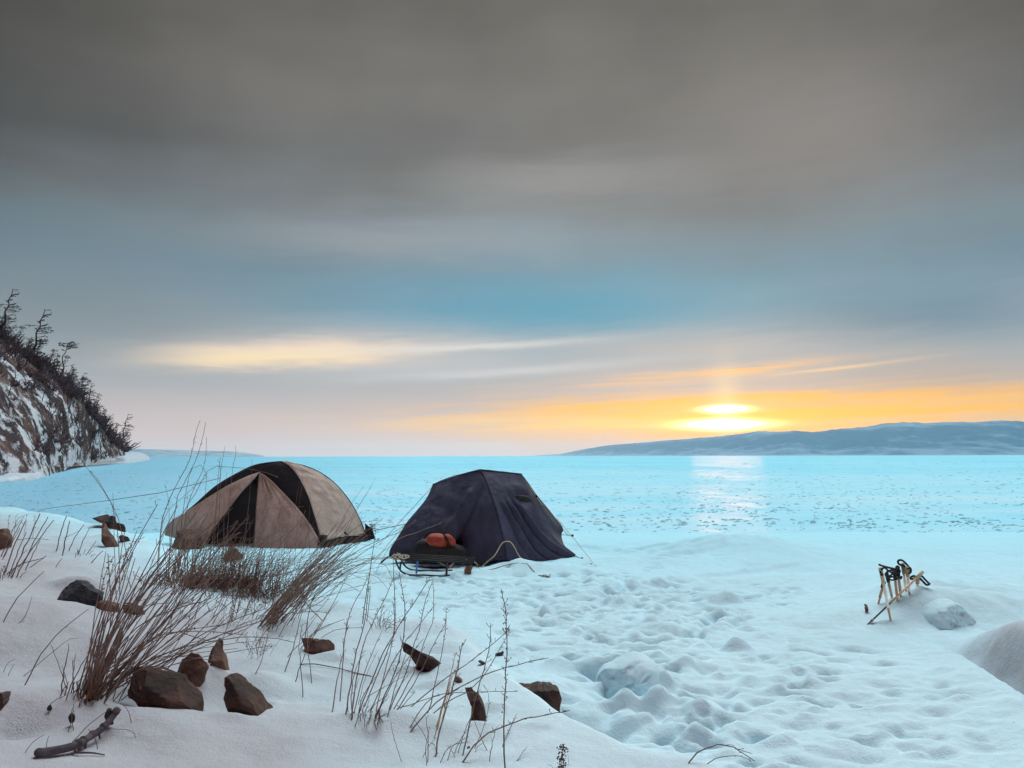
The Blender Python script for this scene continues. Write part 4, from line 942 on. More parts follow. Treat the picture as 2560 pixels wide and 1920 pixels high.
# ------------------------------------------------------------------ dry plants
class Plant:
    def __init__(s, name, label, cat, mat, base, group=None):
        s.name, s.label, s.cat, s.mat, s.group = name, label, cat, mat, group; s.stems = []; s.base = base; s.tuft = MB()
    def stem(s, px, r=2.4, dY=.15, spur=.3, Yb=None, n=10, emb=.03, tipr=.45, rr_=None):
        b = hit(*px[0]) if Yb is None else at(*px[0], Yb)
        L = [0.]
        for a, c in zip(px, px[1:]): L.append(L[-1] + math.hypot(c[0] - a[0], c[1] - a[1]))
        P = [b - Vector((0, 0, emb))] + [at(u, v, b.y + dY * l / L[-1]) for (u, v), l in zip(px[1:], L[1:])]
        C = crom(P, n); ra = r * .001
        w = [q + Vector((random.gauss(0, 1), 0, random.gauss(0, 1))) * ra * .5 * (0 < i < n) for i, q in enumerate(C)]
        mb = MB(); s.stems.append((L[-1] * r, mb)); s.buds = mb
        mb.tube(w, ra, ra * tipr, 5, True)
        k = int(spur * L[-1] / 14 * random.uniform(.5, 1.3))
        for _ in range(k):
            t = random.uniform(.35, .99) * n; i = min(n - 1, int(t)); o = C[i].lerp(C[i + 1], t - i); d = (C[i + 1] - C[i]).normalized()
            q = (d * random.uniform(.1, .9) + Vector((random.choice((-1, 1)) * random.uniform(.4, 1), random.gauss(0, .5), random.uniform(-.1, .5)))).normalized()
            ll = ra * random.uniform(2.5, 7); s.buds.tube([o, o + q * ll * .6, o + q * ll + d * ll * .3], ra * .42, ra * .3, 3, False)
            if random.random() < .4: s.buds.ball(o + q * ll + d * ll * .3, ra * random.uniform(.5, .9), 4, 3)
        return C
    def fan(s, bc, bs, n, ang, asd, ln, bend=.12, r=(1.6, 2.8), dY=(-.1, .3), spur=.2, clip=None):
        for _ in range(n):
            b = (random.gauss(bc[0], bs[0]), random.gauss(bc[1], bs[1]))
            a = R(random.gauss(ang, asd)); l = random.uniform(*ln); d = (math.cos(a), -math.sin(a)); k = random.gauss(0, bend) + bend * .6
            m_ = (b[0] + d[0] * l * .5 + d[1] * l * k * .5, b[1] + d[1] * l * .5 - abs(d[0]) * l * k * .5)
            e = (b[0] + d[0] * l, b[1] + d[1] * l)
            s.stem([b, m_, e], random.uniform(*r), random.uniform(*dY), spur)
    def seedy(s, C, lo=.45, n=26, size=1.0):
        for _ in range(n):
            t = random.uniform(lo, 1) * (len(C) - 1.001); i = int(t); o = C[i].lerp(C[i + 1], t - i)
            q = Vector((random.gauss(0, 1), random.gauss(0, 1), random.gauss(.3, .7))) * .007 * size
            s.buds.ball(o + q, .0028 * size * random.uniform(.6, 1.3), 4, 3)
    def mat_of_twigs(s, bc, bs, n, ll=(18, 45), up=(20, 160), r=1.6):
        for _ in range(n):
            b = (random.gauss(bc[0], bs[0]), random.gauss(bc[1], bs[1])); a = R(random.uniform(*up)); l = random.uniform(*ll)
            p = hit(*b); Y = p.y; e = (b[0] + math.cos(a) * l, b[1] - math.sin(a) * l); m_ = (b[0] + math.cos(a) * l * .5 + random.gauss(0, l * .15), b[1] - math.sin(a) * l * .6)
            s.tuft.tube([p - Vector((0, 0, .02)), at(*m_, Y + random.gauss(0, .05)), at(*e, Y + random.gauss(0, .08))], r * .001, r * .0006, 4, False)
    def done(s, tuft_mat=None):
        r = empty(s.name, s.base); tag(r, s.label, s.cat, s.group)
        s.stems.sort(key=lambda q: -q[0])
        for _, mb in s.stems[:100]: mb.build("stalk", s.mat, r)
        if len(s.stems) > 100:
            m2 = MB()
            for _, mb in s.stems[100:]:
                k = len(m2.v); m2.v += mb.v; m2.f += [tuple(i + k for i in f) for f in mb.f]
            m2.build("stalks", s.mat, r)["kind"] = "stuff"
        if s.tuft.v: s.tuft.build("root_tuft", tuft_mat or M_TUFT, r)["kind"] = "stuff"
        return r

G = "grass_clump"
# big clump, lower left
p = Plant(G, "largest fan of dark stalks rising from the lower left bank", "dry grass", M_STEMD, hit(215, 1740))
p.fan((232, 1728), (24, 14), 34, 58, 10, (330, 560), .10, (2.2, 3.4), (-.1, .5), .12)
p.fan((270, 1700), (50, 40), 26, 40, 9, (260, 520), .14, (2.0, 3.0), (-.1, .5), .25)
p.fan((240, 1722), (20, 12), 12, 26, 7, (260, 460), .16, (1.8, 2.8), (-.1, .4), .3)
p.fan((205, 1732), (16, 12), 10, 76, 7, (240, 470), .08, (2.0, 3.0), (-.1, .3), .1)
p.fan((225, 1738), (24, 10), 26, 52, 9, (80, 190), .05, (2.2, 3.6), (-.1, .15), .0)
p.fan((185, 1730), (10, 10), 4, 108, 12, (60, 130), .1, (1.8, 2.4))
p.mat_of_twigs((222, 1742), (26, 9), 70, (18, 60), (35, 80), 2.2)
p.stem([(155, 1735), (158, 1690), (168, 1640), (170, 1608)], 2.6, .1, .3)
for q in ([(235, 1720), (330, 1625), (430, 1580), (520, 1602), (606, 1592)], [(250, 1712), (420, 1632), (560, 1598), (660, 1592), (735, 1606)], [(240, 1715), (340, 1600), (420, 1500), (520, 1395), (600, 1330)], [(226, 1712), (310, 1560), (390, 1440), (420, 1370)], [(222, 1708), (270, 1540), (300, 1400), (312, 1330)]):
    p.stem(q, 2.7, .3, .2)
p.done()
# stalks left and below it
p = Plant(G, "few long stalks leaning right at the far left beside the bare snow", "dry grass", M_STEMD, hit(54, 1712))
p.stem([(52, 1714), (100, 1640), (150, 1580), (222, 1522)], 2.4, .2, .1); p.stem([(40, 1690), (120, 1640), (170, 1600), (195, 1596)], 1.6, .1, .5); p.stem([(0, 1560), (40, 1500), (110, 1428)], 3, .2, .05); p.stem([(10, 1570), (60, 1545), (80, 1490)], 2, .2, .05)
p.stem([(4, 1680), (18, 1660), (38, 1648)], 1.5, 0, 0); p.stem([(14, 1690), (28, 1672), (36, 1660)], 1.5, 0, 0)
p.done()
# short stalks on the upper left bank
p = Plant(G, "row of short straight stalks leaning right on the upper left bank", "dry grass", M_STEM, hit(60, 1430))
for a, b2, r in (((8, 1433), (64, 1302), 5), ((20, 1440), (66, 1330), 4), ((24, 1446), (100, 1284), 5), ((36, 1444), (120, 1292), 4.5), ((40, 1420), (134, 1300), 4.5), ((56, 1430), (100, 1350), 4), ((140, 1378), (166, 1290), 6), ((155, 1390), (174, 1302), 6), ((170, 1376), (210, 1312), 5), ((193, 1384), (224, 1318), 4.5),
                 ((0, 1394), (40, 1310), 5), ((6, 1390), (56, 1300), 4.5), ((2, 1400), (50, 1320), 4), ((30, 1345), (122, 1349), 3), ((4, 1434), (110, 1395), 4), ((150, 1344), (205, 1322), 3), ((60, 1420), (116, 1390), 4), ((210, 1388), (240, 1352), 4), ((195, 1384), (215, 1376), 3), ((222, 1406), (258, 1378), 4), ((134, 1418), (156, 1396), 3), ((20, 1330), (62, 1288), 3), ((36, 1312), (60, 1290), 3)):
    m_ = ((a[0] + b2[0]) / 2 + random.gauss(0, 3), (a[1] + b2[1]) / 2 + random.gauss(0, 3)); p.stem([a, m_, b2], r, random.uniform(-.2, .3), .1, tipr=.7)
for u in (14, 32, 58, 80): C = p.stem([(u, 1345 + random.uniform(-5, 10)), (u + 6, 1315), (u + 8, 1288)], 2.4, 0, .2); p.seedy(C, .5, 16, 1.5)
p.mat_of_twigs((20, 1438), (22, 6), 14, (8, 26), (10, 100), 3); p.mat_of_twigs((205, 1388), (12, 4), 12, (6, 20), (10, 120), 3)
p.done()
# dark seedy stems between
p = Plant("weed_stalk", "tall curved weed stalk with seeds before the far blue ice", "weed", M_STEMD, hit(296, 1470))
p.stem([(300, 1490), (298, 1400), (292, 1320), (280, 1262), (252, 1212), (226, 1178)], 3.4, .1, .4); C = p.stem([(292, 1500), (288, 1420), (284, 1300), (282, 1232)], 2.8, .1, .1)
C = p.stem([(250, 1500), (262, 1440), (285, 1390)], 2.6, .1, .3); p.seedy(C, .1, 40, 1.5)
C = p.stem([(262, 1460), (300, 1400), (348, 1345)], 2.6, .1, .3); p.seedy(C, .3, 50, 1.6); C = p.stem([(300, 1450), (318, 1410), (330, 1390)], 2.2, .1, .3); p.seedy(C, .2, 26, 1.5)
p.done()
p = Plant("weed_stalk", "drooping reddish stalk with hooked head over the hill foot ice", "weed", M_STEM, hit(262, 1440))
p.stem([(320, 1400), (296, 1300), (262, 1232), (228, 1185), (205, 1152), (199, 1139)], 3.8, -.5, 1.2, rr_=None); p.done()
# brown shrub by the beige tent
p = Plant("shrub", "dense brown tangle of low twigs before the beige tent", "shrub", M_STEM, hit(540, 1462))
for _ in range(300):
    b = (random.uniform(412, 700), 0); b = (b[0], 1452 + (b[0] - 412) * .10 + random.gauss(0, 8)); l = random.uniform(50, 130); a = R(random.gauss(80, 13))
    e = (b[0] + math.cos(a) * l + random.gauss(3, 6), b[1] - math.sin(a) * l); m_ = (b[0] + math.cos(a) * l * .5 + random.gauss(0, 5), b[1] - math.sin(a) * l * .55)
    p.stem([b, m_, e], random.uniform(1.8, 3.4), random.uniform(-.3, .5), .12, n=6)
for _ in range(60):
    b = (random.uniform(460, 700), random.uniform(1420, 1480)); l = random.uniform(60, 190); a = R(random.gauss(18, 14))
    p.stem([b, (b[0] + l * .5, b[1] - math.sin(a) * l * .75), (b[0] + l * math.cos(a), b[1] - math.sin(a) * l)], random.uniform(1.8, 3.2), random.uniform(-.2, .4), .3, n=7)
p.mat_of_twigs((540, 1462), (70, 10), 520, (10, 42), (5, 175), 3.2); p.mat_of_twigs((650, 1490), (45, 10), 160, (8, 34), (5, 175), 3.0)
p.done()
# tall stems reaching above the beige tent
p = Plant(G, "tallest thin stalks rising past the left side of the beige tent", "dry grass", M_STEM, hit(430, 1445))
for q, r in (([(392, 1452), (405, 1305), (440, 1215), (474, 1150), (491, 1080), (500, 1051)], 4.2), ([(418, 1450), (440, 1260), (470, 1190), (497, 1130), (509, 1080), (514, 1056)], 4.2), ([(440, 1450), (470, 1262), (505, 1180), (516, 1130), (516, 1092)], 3.6), ([(450, 1440), (452, 1330), (459, 1275), (475, 1180), (500, 1163), (515, 1180), (515, 1215), (510, 1256)], 3.2),
             ([(520, 1440), (548, 1210), (556, 1150), (563, 1114)], 3.2), ([(560, 1440), (580, 1185), (590, 1140), (588, 1114)], 3.2), ([(500, 1440), (440, 1335), (490, 1230), (528, 1170), (580, 1168), (650, 1177), (694, 1193)], 3.4), ([(602, 1440), (628, 1200), (629, 1148)], 2.6), ([(530, 1440), (545, 1200), (552, 1142)], 2.8), ([(538, 1440), (552, 1190), (543, 1152)], 2.8), ([(462, 1440), (469, 1228)], 2.4), ([(425, 1430), (422, 1262), (411, 1210)], 2.6),
             ([(560, 1350), (630, 1260), (676, 1178)], 3.2), ([(585, 1400), (640, 1290), (700, 1270), (760, 1267)], 3.0), ([(735, 1420), (745, 1290), (756, 1200), (755, 1168)], 2.6), ([(720, 1420), (738, 1270), (750, 1205)], 2.4), ([(396, 1440), (409, 1300), (460, 1240), (520, 1190)], 2.4), ([(560, 1440), (560, 1230), (565, 1210), (566, 1180)], 2.4), ([(618, 1430), (625, 1330), (620, 1285)], 2.4)):
    p.stem(q, r, random.uniform(.0, .5), .5, n=16)
p.done()
# leaning bundle
p = Plant(G, "thick bundle of brown stalks leaning right between the two tents", "dry grass", M_STEM, hit(660, 1570))
p.fan((668, 1556), (18, 8), 24, 43, 5, (180, 350), .06, (2.2, 3.4), (.0, .5), .2)
p.fan((650, 1566), (14, 6), 8, 44, 3, (150, 330), .03, (2.6, 3.8), (.0, .4), .1)
p.fan((720, 1500), (30, 20), 34, 34, 9, (140, 340), .10, (1.8, 3.0), (.0, .6), .5)
p.fan((700, 1515), (20, 12), 26, 50, 9, (80, 240), .10, (1.8, 2.8), (.0, .6), .4)
p.fan((690, 1500), (30, 20), 18, 8, 14, (80, 260), .16, (1.6, 2.4), (.0, .5), .4)
for q in ([(700, 1545), (800, 1450), (905, 1370), (1000, 1330), (1040, 1299)], [(720, 1530), (820, 1440), (900, 1400), (980, 1394)], [(740, 1520), (830, 1455), (900, 1412), (960, 1412), (980, 1446)], [(815, 1460), (880, 1300), (939, 1196)], [(800, 1450), (850, 1310), (910, 1214)], [(810, 1460), (870, 1310), (921, 1230)], [(760, 1490), (850, 1440), (925, 1435), (960, 1460), (990, 1500)],
          [(780, 1470), (840, 1500), (870, 1540), (884, 1560)], [(560, 1480), (700, 1436), (860, 1400), (980, 1396)], [(830, 1560), (690, 1440), (880, 1420)][:1] + [(760, 1500), (740, 1430), (800, 1380)]):
    p.stem(q, 2.8, .4, .4, n=14)
p.mat_of_twigs((672, 1560), (12, 8), 26, (12, 50), (25, 60), 2.6); p.mat_of_twigs((640, 1515), (45, 14), 60, (8, 30), (5, 170), 2.2)
p.done()
# stem seen against the navy tent
p = Plant("weed_stalk", "single straw stalk crossing the front of the navy tent", "weed", M_STRAW, hit(962, 1420))
p.stem([(936, 1430), (984, 1356), (1050, 1328), (1104, 1307)], 3.4, .2, .2, n=14); p.stem([(1020, 1410), (1050, 1352), (1080, 1332), (1130, 1330)], 3.0, .3, .0); p.done()
p = Plant("weed_stalk", "upright dark weed with seed spikes between the two tents", "weed", M_STEMD, hit(904, 1560))
C = p.stem([(905, 1560), (915, 1490), (925, 1430), (930, 1390), (938, 1340)], 3.4, .1, .9); p.stem([(914, 1555), (924, 1500), (926, 1466)], 3, .1, .6); p.done()
# clump right of centre
p = Plant(G, "open clump of tall stalks on the bank below the navy tent", "dry grass", M_STEMD, hit(890, 1780))
for q, r in (([(827, 1783), (845, 1690), (862, 1600), (868, 1545)], 2.5), ([(849, 1758), (862, 1600), (880, 1520), (908, 1470), (925, 1428)], 2.6), ([(860, 1790), (885, 1660), (910, 1560), (922, 1465)], 2.9), ([(875, 1815), (892, 1690), (920, 1580), (960, 1500), (1000, 1450), (1073, 1440)][:4] + [(985, 1440)], 2.7), ([(903, 1768), (945, 1680), (985, 1580), (986, 1450), (983, 1400)], 2.6), ([(890, 1785), (950, 1650), (1000, 1560), (1074, 1448)], 2.7),
             ([(925, 1800), (980, 1700), (1008, 1600), (1012, 1520), (1004, 1470), (998, 1430)], 2.6), ([(912, 1800), (960, 1700), (1010, 1610), (1050, 1560), (1090, 1508)], 2.6), ([(941, 1816), (1000, 1720), (1040, 1600), (1062, 1510), (1082, 1450)], 2.6), ([(928, 1812), (960, 1690), (985, 1580), (984, 1510)], 2.4), ([(958, 1798), (1030, 1690), (1062, 1600), (1084, 1540), (1082, 1456)], 2.3), ([(962, 1800), (1040, 1700), (1090, 1600), (1113, 1560), (1116, 1522)], 2.2),
             ([(905, 1800), (1000, 1770), (1100, 1738)], 2.4), ([(966, 1786), (1010, 1789), (1058, 1790)], 2.2), ([(995, 1846), (1100, 1770), (1200, 1700), (1275, 1575)], 2.5), ([(873, 1752), (930, 1735), (1010, 1690)], 1.7), ([(760, 1752), (752, 1660), (748, 1610), (756, 1560)], 2.4), ([(734, 1704), (760, 1640), (800, 1560), (832, 1558)][:3], 2.4), ([(704, 1686), (735, 1610), (748, 1556), (765, 1490)], 2.8), ([(780, 1716), (776, 1670), (768, 1600), (770, 1540)], 2.2),
             ([(700, 1650), (760, 1600), (830, 1560)], 2.0), ([(762, 1610), (840, 1575), (950, 1568)], 2.0), ([(735, 1605), (770, 1570), (796, 1534)], 2.8), ([(612, 1716), (650, 1660), (676, 1560), (690, 1500)], 2.2), ([(520, 1650), (560, 1590), (580, 1520), (578, 1460)], 2.2)):
    p.stem(q, r, random.uniform(.1, .6), .55, n=14)
p.fan((905, 1800), (40, 12), 12, 60, 12, (80, 260), .08, (1.5, 2.3), (0, .4), .4)
p.mat_of_twigs((915, 1800), (35, 10), 30, (10, 36), (10, 150), 1.6)
p.done()
p = Plant(G, "scattered thin tan stalks leaning right across the middle of the bank", "dry grass", M_STEM, hit(560, 1600))
for _ in range(44):
    b = (random.uniform(400, 760), 0); b = (b[0], random.uniform(1495, 1600) + (b[0] - 400) * .12); l = random.uniform(80, 300); a_ = R(random.gauss(52, 13)); k = random.gauss(.05, .08)
    p.stem([b, (b[0] + math.cos(a_) * l * .5 - l * k * .5, b[1] - math.sin(a_) * l * .5 - l * k * .5), (b[0] + math.cos(a_) * l + l * k * .4, b[1] - math.sin(a_) * l)], random.uniform(1.5, 2.8), random.uniform(.0, .6), .4)
p.done()
p = Plant(G, "loose tangle of arching tan stalks in front of the beige tent doorway", "dry grass", M_STEM, hit(600, 1450))
for _ in range(70):
    b = (random.uniform(430, 800), random.uniform(1425, 1500)); l = random.uniform(80, 230); a_ = R(random.gauss(40, 22)); k = random.gauss(.10, .14)
    p.stem([b, (b[0] + math.cos(a_) * l * .5 - l * k * .4, b[1] - math.sin(a_) * l * .5 - l * k), (b[0] + math.cos(a_) * l, b[1] - math.sin(a_) * l + l * k * .5)], random.uniform(1.6, 3.0), random.uniform(-.2, .6), .5)
p.done()
# arched long stem lying over the snow
p = Plant("weed_stalk", "long dark stalk arching low across the mid-bank snow", "weed", M_STEMD, hit(700, 1655))
p.stem([(700, 1656), (780, 1660), (900, 1684), (1010, 1712), (1100, 1742)], 2.8, -.2, .1, n=18); p.stem([(400, 1634), (470, 1610), (540, 1596)], 2.4, .1, .0); p.done()
# clump at bottom middle
p = Plant(G, "tangled stalks and straw at the bottom middle of the bank", "dry grass", M_STEMD, hit(1100, 1880))
for q, r in (([(1079, 1900), (1110, 1790), (1140, 1690), (1157, 1606)], 3.0), ([(1140, 1910), (1200, 1850), (1290, 1805), (1424, 1776)], 2.8), ([(1000, 1842), (1100, 1750), (1230, 1680), (1300, 1660), (1372, 1645)], 2.7), ([(1000, 1770), (1110, 1700), (1180, 1650), (1275, 1573)], 2.5), ([(1149, 1900), (1190, 1740), (1220, 1640), (1226, 1558)], 2.6), ([(1060, 1800), (1090, 1700), (1112, 1590), (1116, 1522)], 2.2),
             ([(1000, 1840), (1080, 1745), (1200, 1730), (1295, 1728)], 2.0), ([(1240, 1900), (1262, 1850), (1292, 1785)], 1.8), ([(1060, 1880), (1042, 1830), (1052, 1784)], 1.7), ([(1100, 1915), (1046, 1850), (1044, 1800)], 1.6), ([(1168, 1890), (1215, 1800), (1222, 1740), (1208, 1712)], 1.6), ([(1220, 1910), (1230, 1860), (1240, 1820)], 1.6), ([(1300, 1915), (1318, 1880), (1322, 1858)], 1.8), ([(1310, 1878), (1345, 1880), (1376, 1872)], 1.8), ([(1276, 1915), (1300, 1890), (1318, 1868)], 1.6), ([(1080, 1690), (1110, 1684), (1150, 1690), (1186, 1722)], 1.8)):
    p.stem(q, r, random.uniform(.05, .4), .7, n=14)
p.fan((1110, 1905), (40, 10), 14, 70, 30, (40, 120), .15, (1.1, 1.7), (0, .2), .3)
p.done()
p = Plant("straw_tuft", "pale straw stalks bunched beside the reddish stone chip", "straw", M_STRAW, hit(1090, 1830))
for q in ([(1082, 1822), (1120, 1720), (1136, 1640), (1142, 1630)], [(1086, 1830), (1124, 1710), (1148, 1660)], [(1078, 1850), (1110, 1750), (1140, 1632)], [(1090, 1826), (1128, 1730), (1150, 1640)], [(1100, 1800), (1122, 1730), (1130, 1680)]):
    p.stem(q, 2.0, .1, .2)
p.done()
# the tall slender stem
p = Plant("weed_stalk", "slender upright weed stalk standing alone in front of the bank crest", "weed", M_STEMD, hit(1262, 1918))
C = p.stem([(1263, 1922), (1259, 1830), (1263, 1735), (1267, 1620), (1266, 1545), (1258, 1500), (1253, 1473)], 2.7, .1, 1.2, n=22); p.seedy(C, .3, 26, .8); p.done()
p = Plant("weed_stalk", "short brown flower head on a stem at the bottom edge", "weed", M_TUFT, hit(1402, 1916))
C = p.stem([(1402, 1918), (1404, 1890), (1407, 1866)], 1.6, .0, .2); p.seedy(C, .3, 120, .9); p.fan((1402, 1918), (10, 4), 5, 100, 45, (15, 30), .1, (.9, 1.2), (0, .05), 0); p.done()
p = Plant("weed_stalk", "arching dark twig bending to the right at the bottom edge", "weed", M_STEMD, hit(1700, 1910))
C = p.stem([(1700, 1914), (1740, 1886), (1785, 1866), (1820, 1864), (1850, 1878), (1886, 1902)], 2.6, .1, .5, n=18); p.stem([(1808, 1864), (1820, 1862), (1836, 1864)], 1.6, 0, .4, Yb=C[9].y, emb=0); p.stem([(1730, 1916), (1790, 1896), (1850, 1890), (1880, 1905)], 1.6, .1, .4); p.stem([(1845, 1872), (1865, 1880), (1880, 1884)], 1.4, 0, .4, Yb=C[13].y, emb=0); p.done()
# small dead umbels in the snow
for (u, v), lab in (((575, 1560), "small dark umbel weed in snow left of the leaning bundle"), ((640, 1640), "reddish wiry weed in snow right of the pointed stone"), ((560, 1470), "faint wiry seedlings under the brown twig tangle"), ((945, 1570), "pale thin grass tuft below the upright seed weed")):
    p = Plant("weed_tuft", lab, "weed", M_STEMD if u != 945 else M_STEM, hit(u, v))
    for _ in range(22):
        b = (u + random.gauss(0, 10), v + random.gauss(0, 4)); a = R(random.gauss(70, 35)); l = random.uniform(18, 70)
        C = p.stem([b, (b[0] + math.cos(a) * l * .5 + random.gauss(0, 3), b[1] - math.sin(a) * l * .55), (b[0] + math.cos(a) * l, b[1] - math.sin(a) * l)], 1.0 if u != 945 else 1.4, random.uniform(-.05, .1), .6, n=5); p.seedy(C, .6, 4, .8)
    p.done()
# dead leaves and twigs at lower left
p = Plant("weed_stalk", "small withered leafy weed beside the thick grey branch", "weed", M_STEMD, hit(180, 1810))
p.stem([(165, 1830), (180, 1795), (184, 1760)], 1.6, 0, .2); p.stem([(190, 1826), (178, 1790), (182, 1770)], 1.6, 0, .2); p.stem([(152, 1865), (220, 1815), (280, 1770)], 1.7, .05, .1); p.stem([(254, 1876), (236, 1844), (220, 1822)], 1.6, 0, .1); p.stem([(110, 1878), (118, 1855), (122, 1840)], 1.4, 0, 0); p.stem([(50, 1880), (80, 1858), (112, 1836)], 1.2, 0, 0); p.stem([(108, 1768), (130, 1756), (165, 1738)], 1.6, 0, .1); p.stem([(334, 1808), (322, 1780), (300, 1758)], 1.4, 0, .1); p.stem([(355, 1846), (330, 1830), (280, 1822)], 1.2, 0, 0)
p.done()
for ol, lab in (([(262, 1790), (268, 1772), (276, 1770), (280, 1784), (272, 1800), (284, 1806), (282, 1812), (270, 1810)], "curled black leaf hanging beside the end of the grey branch"), ([(172, 1792), (178, 1782), (186, 1790), (184, 1806), (176, 1806)], "small black seed pod on the withered weed"), ([(119, 1770), (124, 1762), (128, 1774), (122, 1776)], "tiny black leaf on snow left of the big clump")):
    blob("dead_leaf", ol, hit(ol[0][0], 1815 if ol[0][1] > 1780 else 1778).y, .02, M_BLACK, lab, "leaf", .02, 16)

# ------------------------------------------------------------------ trekking poles stuck in the drift
PX = [((2202, 1424), (2214, 1482), (2231, 1550), "leftmost upright pale trekking pole with a curled black strap", M_METAL), ((2209, 1456), (2201, 1472), (2192, 1490), "short brown trekking pole leaning left behind the pale one", M_BRASS),
      ((2217, 1436), (2226, 1466), (2236, 1496), "thin brown trekking pole second from the left in the bundle", M_BRASS), ((2236, 1428), (2240, 1462), (2245, 1498), "brown trekking pole in the middle of the bundle, lower grip", M_BRASS),
      ((2244, 1419), (2248, 1455), (2254, 1492), "tan trekking pole in the middle of the bundle, higher grip", M_BRASS), ((2257, 1413), (2263, 1448), (2269, 1486), "pale trekking pole under the large black strap loop", M_METAL),
      ((2268, 1421), (2271, 1452), (2275, 1486), "silvery trekking pole just right of the large strap loop", M_METAL), ((2295, 1444), (2291, 1466), (2286, 1488), "short pale trekking pole on the right with an outstretched strap", M_METAL)]
tops = {}
Yp = hit(2250, 1500).y
for i, (a, m_, e, lab, mt) in enumerate(PX):
    hb = hit(*e); Yb = hb.y if i in (0,) else Yp + .05 * (i % 3)
    top = at(*a, Yb + .03); bot = at(*e, Yb) - Vector((0, 0, .10))
    r = empty("trekking_pole", (bot.x, bot.y, bot.z + .1)); tag(r, lab, "trekking pole", "trekking poles stuck in the drift")
    g = top.lerp(bot, .22)
    mb = MB(); mb.tube([g, g.lerp(bot, .5)], .0115, .0115, 8); mb.build("upper_shaft", mt, r)
    mb = MB(); mb.tube([g.lerp(bot, .48), bot], .0092, .0085, 8); mb.build("lower_shaft", M_BRASS if mt is M_METAL else mt, r)
    mb = MB(); mb.tube(crom([top + Vector((-.004, 0, .0)), top.lerp(g, .2), top.lerp(g, .55), g], 8), .0175, .015, 8); mb.ball(top, .020, 8, 5); mb.build("grip", M_STRAW if mt is M_METAL else M_BLACK, r)
    tops[i] = (r, Yb)
def strap(i, pts, r_=.0085):
    r, Yb = tops[i]; mb = MB(); mb.tube(crom([at(u, v, Yb - .02 + .02 * math.sin(k)) for k, (u, v) in enumerate(pts)], 20), r_, r_, 6); mb.build("strap", M_BLACK, r)
strap(0, [(2203, 1424), (2212, 1419), (2222, 1428), (2234, 1432), (2240, 1424), (2226, 1420), (2210, 1416), (2196, 1411)]); strap(0, [(2201, 1428), (2204, 1438), (2207, 1434)])
strap(2, [(2217, 1438), (2224, 1448), (2234, 1450), (2244, 1446), (2232, 1442), (2222, 1444)], .008); strap(3, [(2236, 1428), (2230, 1436), (2222, 1440), (2216, 1432), (2226, 1426), (2236, 1424)]); strap(4, [(2244, 1420), (2250, 1428), (2244, 1434), (2236, 1430), (2240, 1420)])
strap(4, [(2246, 1442), (2252, 1446), (2254, 1440)], .008)
strap(5, [(2257, 1414), (2247, 1410), (2245, 1402), (2254, 1400), (2264, 1408), (2274, 1420), (2277, 1428), (2272, 1434), (2266, 1420), (2256, 1412)], .0095); strap(6, [(2269, 1422), (2276, 1420), (2277, 1430), (2272, 1434)], .008)
strap(7, [(2294, 1444), (2284, 1440), (2276, 1445), (2280, 1448), (2290, 1444)], .009); strap(7, [(2296, 1443), (2304, 1440), (2312, 1448), (2320, 1456), (2324, 1460), (2316, 1462), (2308, 1454), (2300, 1446)], .009)
# the pole lying across the front
e = hit(2171, 1560); top = at(2290, 1446, Yp - .12); r = empty("trekking_pole", e); tag(r, "brown trekking pole lying slanted across the front of the bundle", "trekking pole", "trekking poles stuck in the drift")
e2 = e + (e - top).normalized() * .06
mb = MB(); mb.tube([top, top.lerp(e2, .5)], .009, .009, 8); mb.build("upper_shaft", M_BRASS, r)
mb = MB(); mb.tube([top.lerp(e2, .49), e2], .0072, .006, 8); mb.build("lower_shaft", M_STICK, r)
mb = MB(); d = (top - e2).normalized(); mb.tube([top, top + d * .05, top + d * .09], .013, .014, 8); mb.build("grip", M_STRAW, r)
mb = MB(); mb.tube([e.lerp(top, .06), e.lerp(top, .10)], .012, .010, 8); mb.build("tip_cap", M_STRAW, r)
rock([(2163, 1520), (2166, 1512), (2174, 1514), (2170, 1528), (2166, 1534)], M_ROCKB, "bit of brown debris on snow left of the trekking poles", .04, .01, .05, 81, name="debris", cat="debris")

# ------------------------------------------------------------------ air, sky, sun
SUN_AZ, SUN_EL = az_el(1815, 1045)
m = bpy.data.materials.new("haze"); m.use_nodes = True; nt = m.node_tree
nt.nodes.remove(nt.nodes["Principled BSDF"])
pv = nt.nodes.new("ShaderNodeVolumePrincipled"); pv.inputs["Color"].default_value = (.76, .88, 1.0, 1); pv.inputs["Density"].default_value = 1.6e-5; pv.inputs["Anisotropy"].default_value = .4
nt.links.new(pv.outputs[0], nt.nodes["Material Output"].inputs["Volume"])
hz = link("haze", [(x, y, z) for z in (-3.0, 485.0) for x, y in ((-32000, -3000), (32000, -3000), (32000, 34000), (-32000, 34000))], [(3, 2, 1, 0), (4, 5, 6, 7), (0, 1, 5, 4), (1, 2, 6, 5), (2, 3, 7, 6), (3, 0, 4, 7)], m, smooth=False)
tag(hz, "thin pale haze over the frozen lake", "haze", kind="stuff")

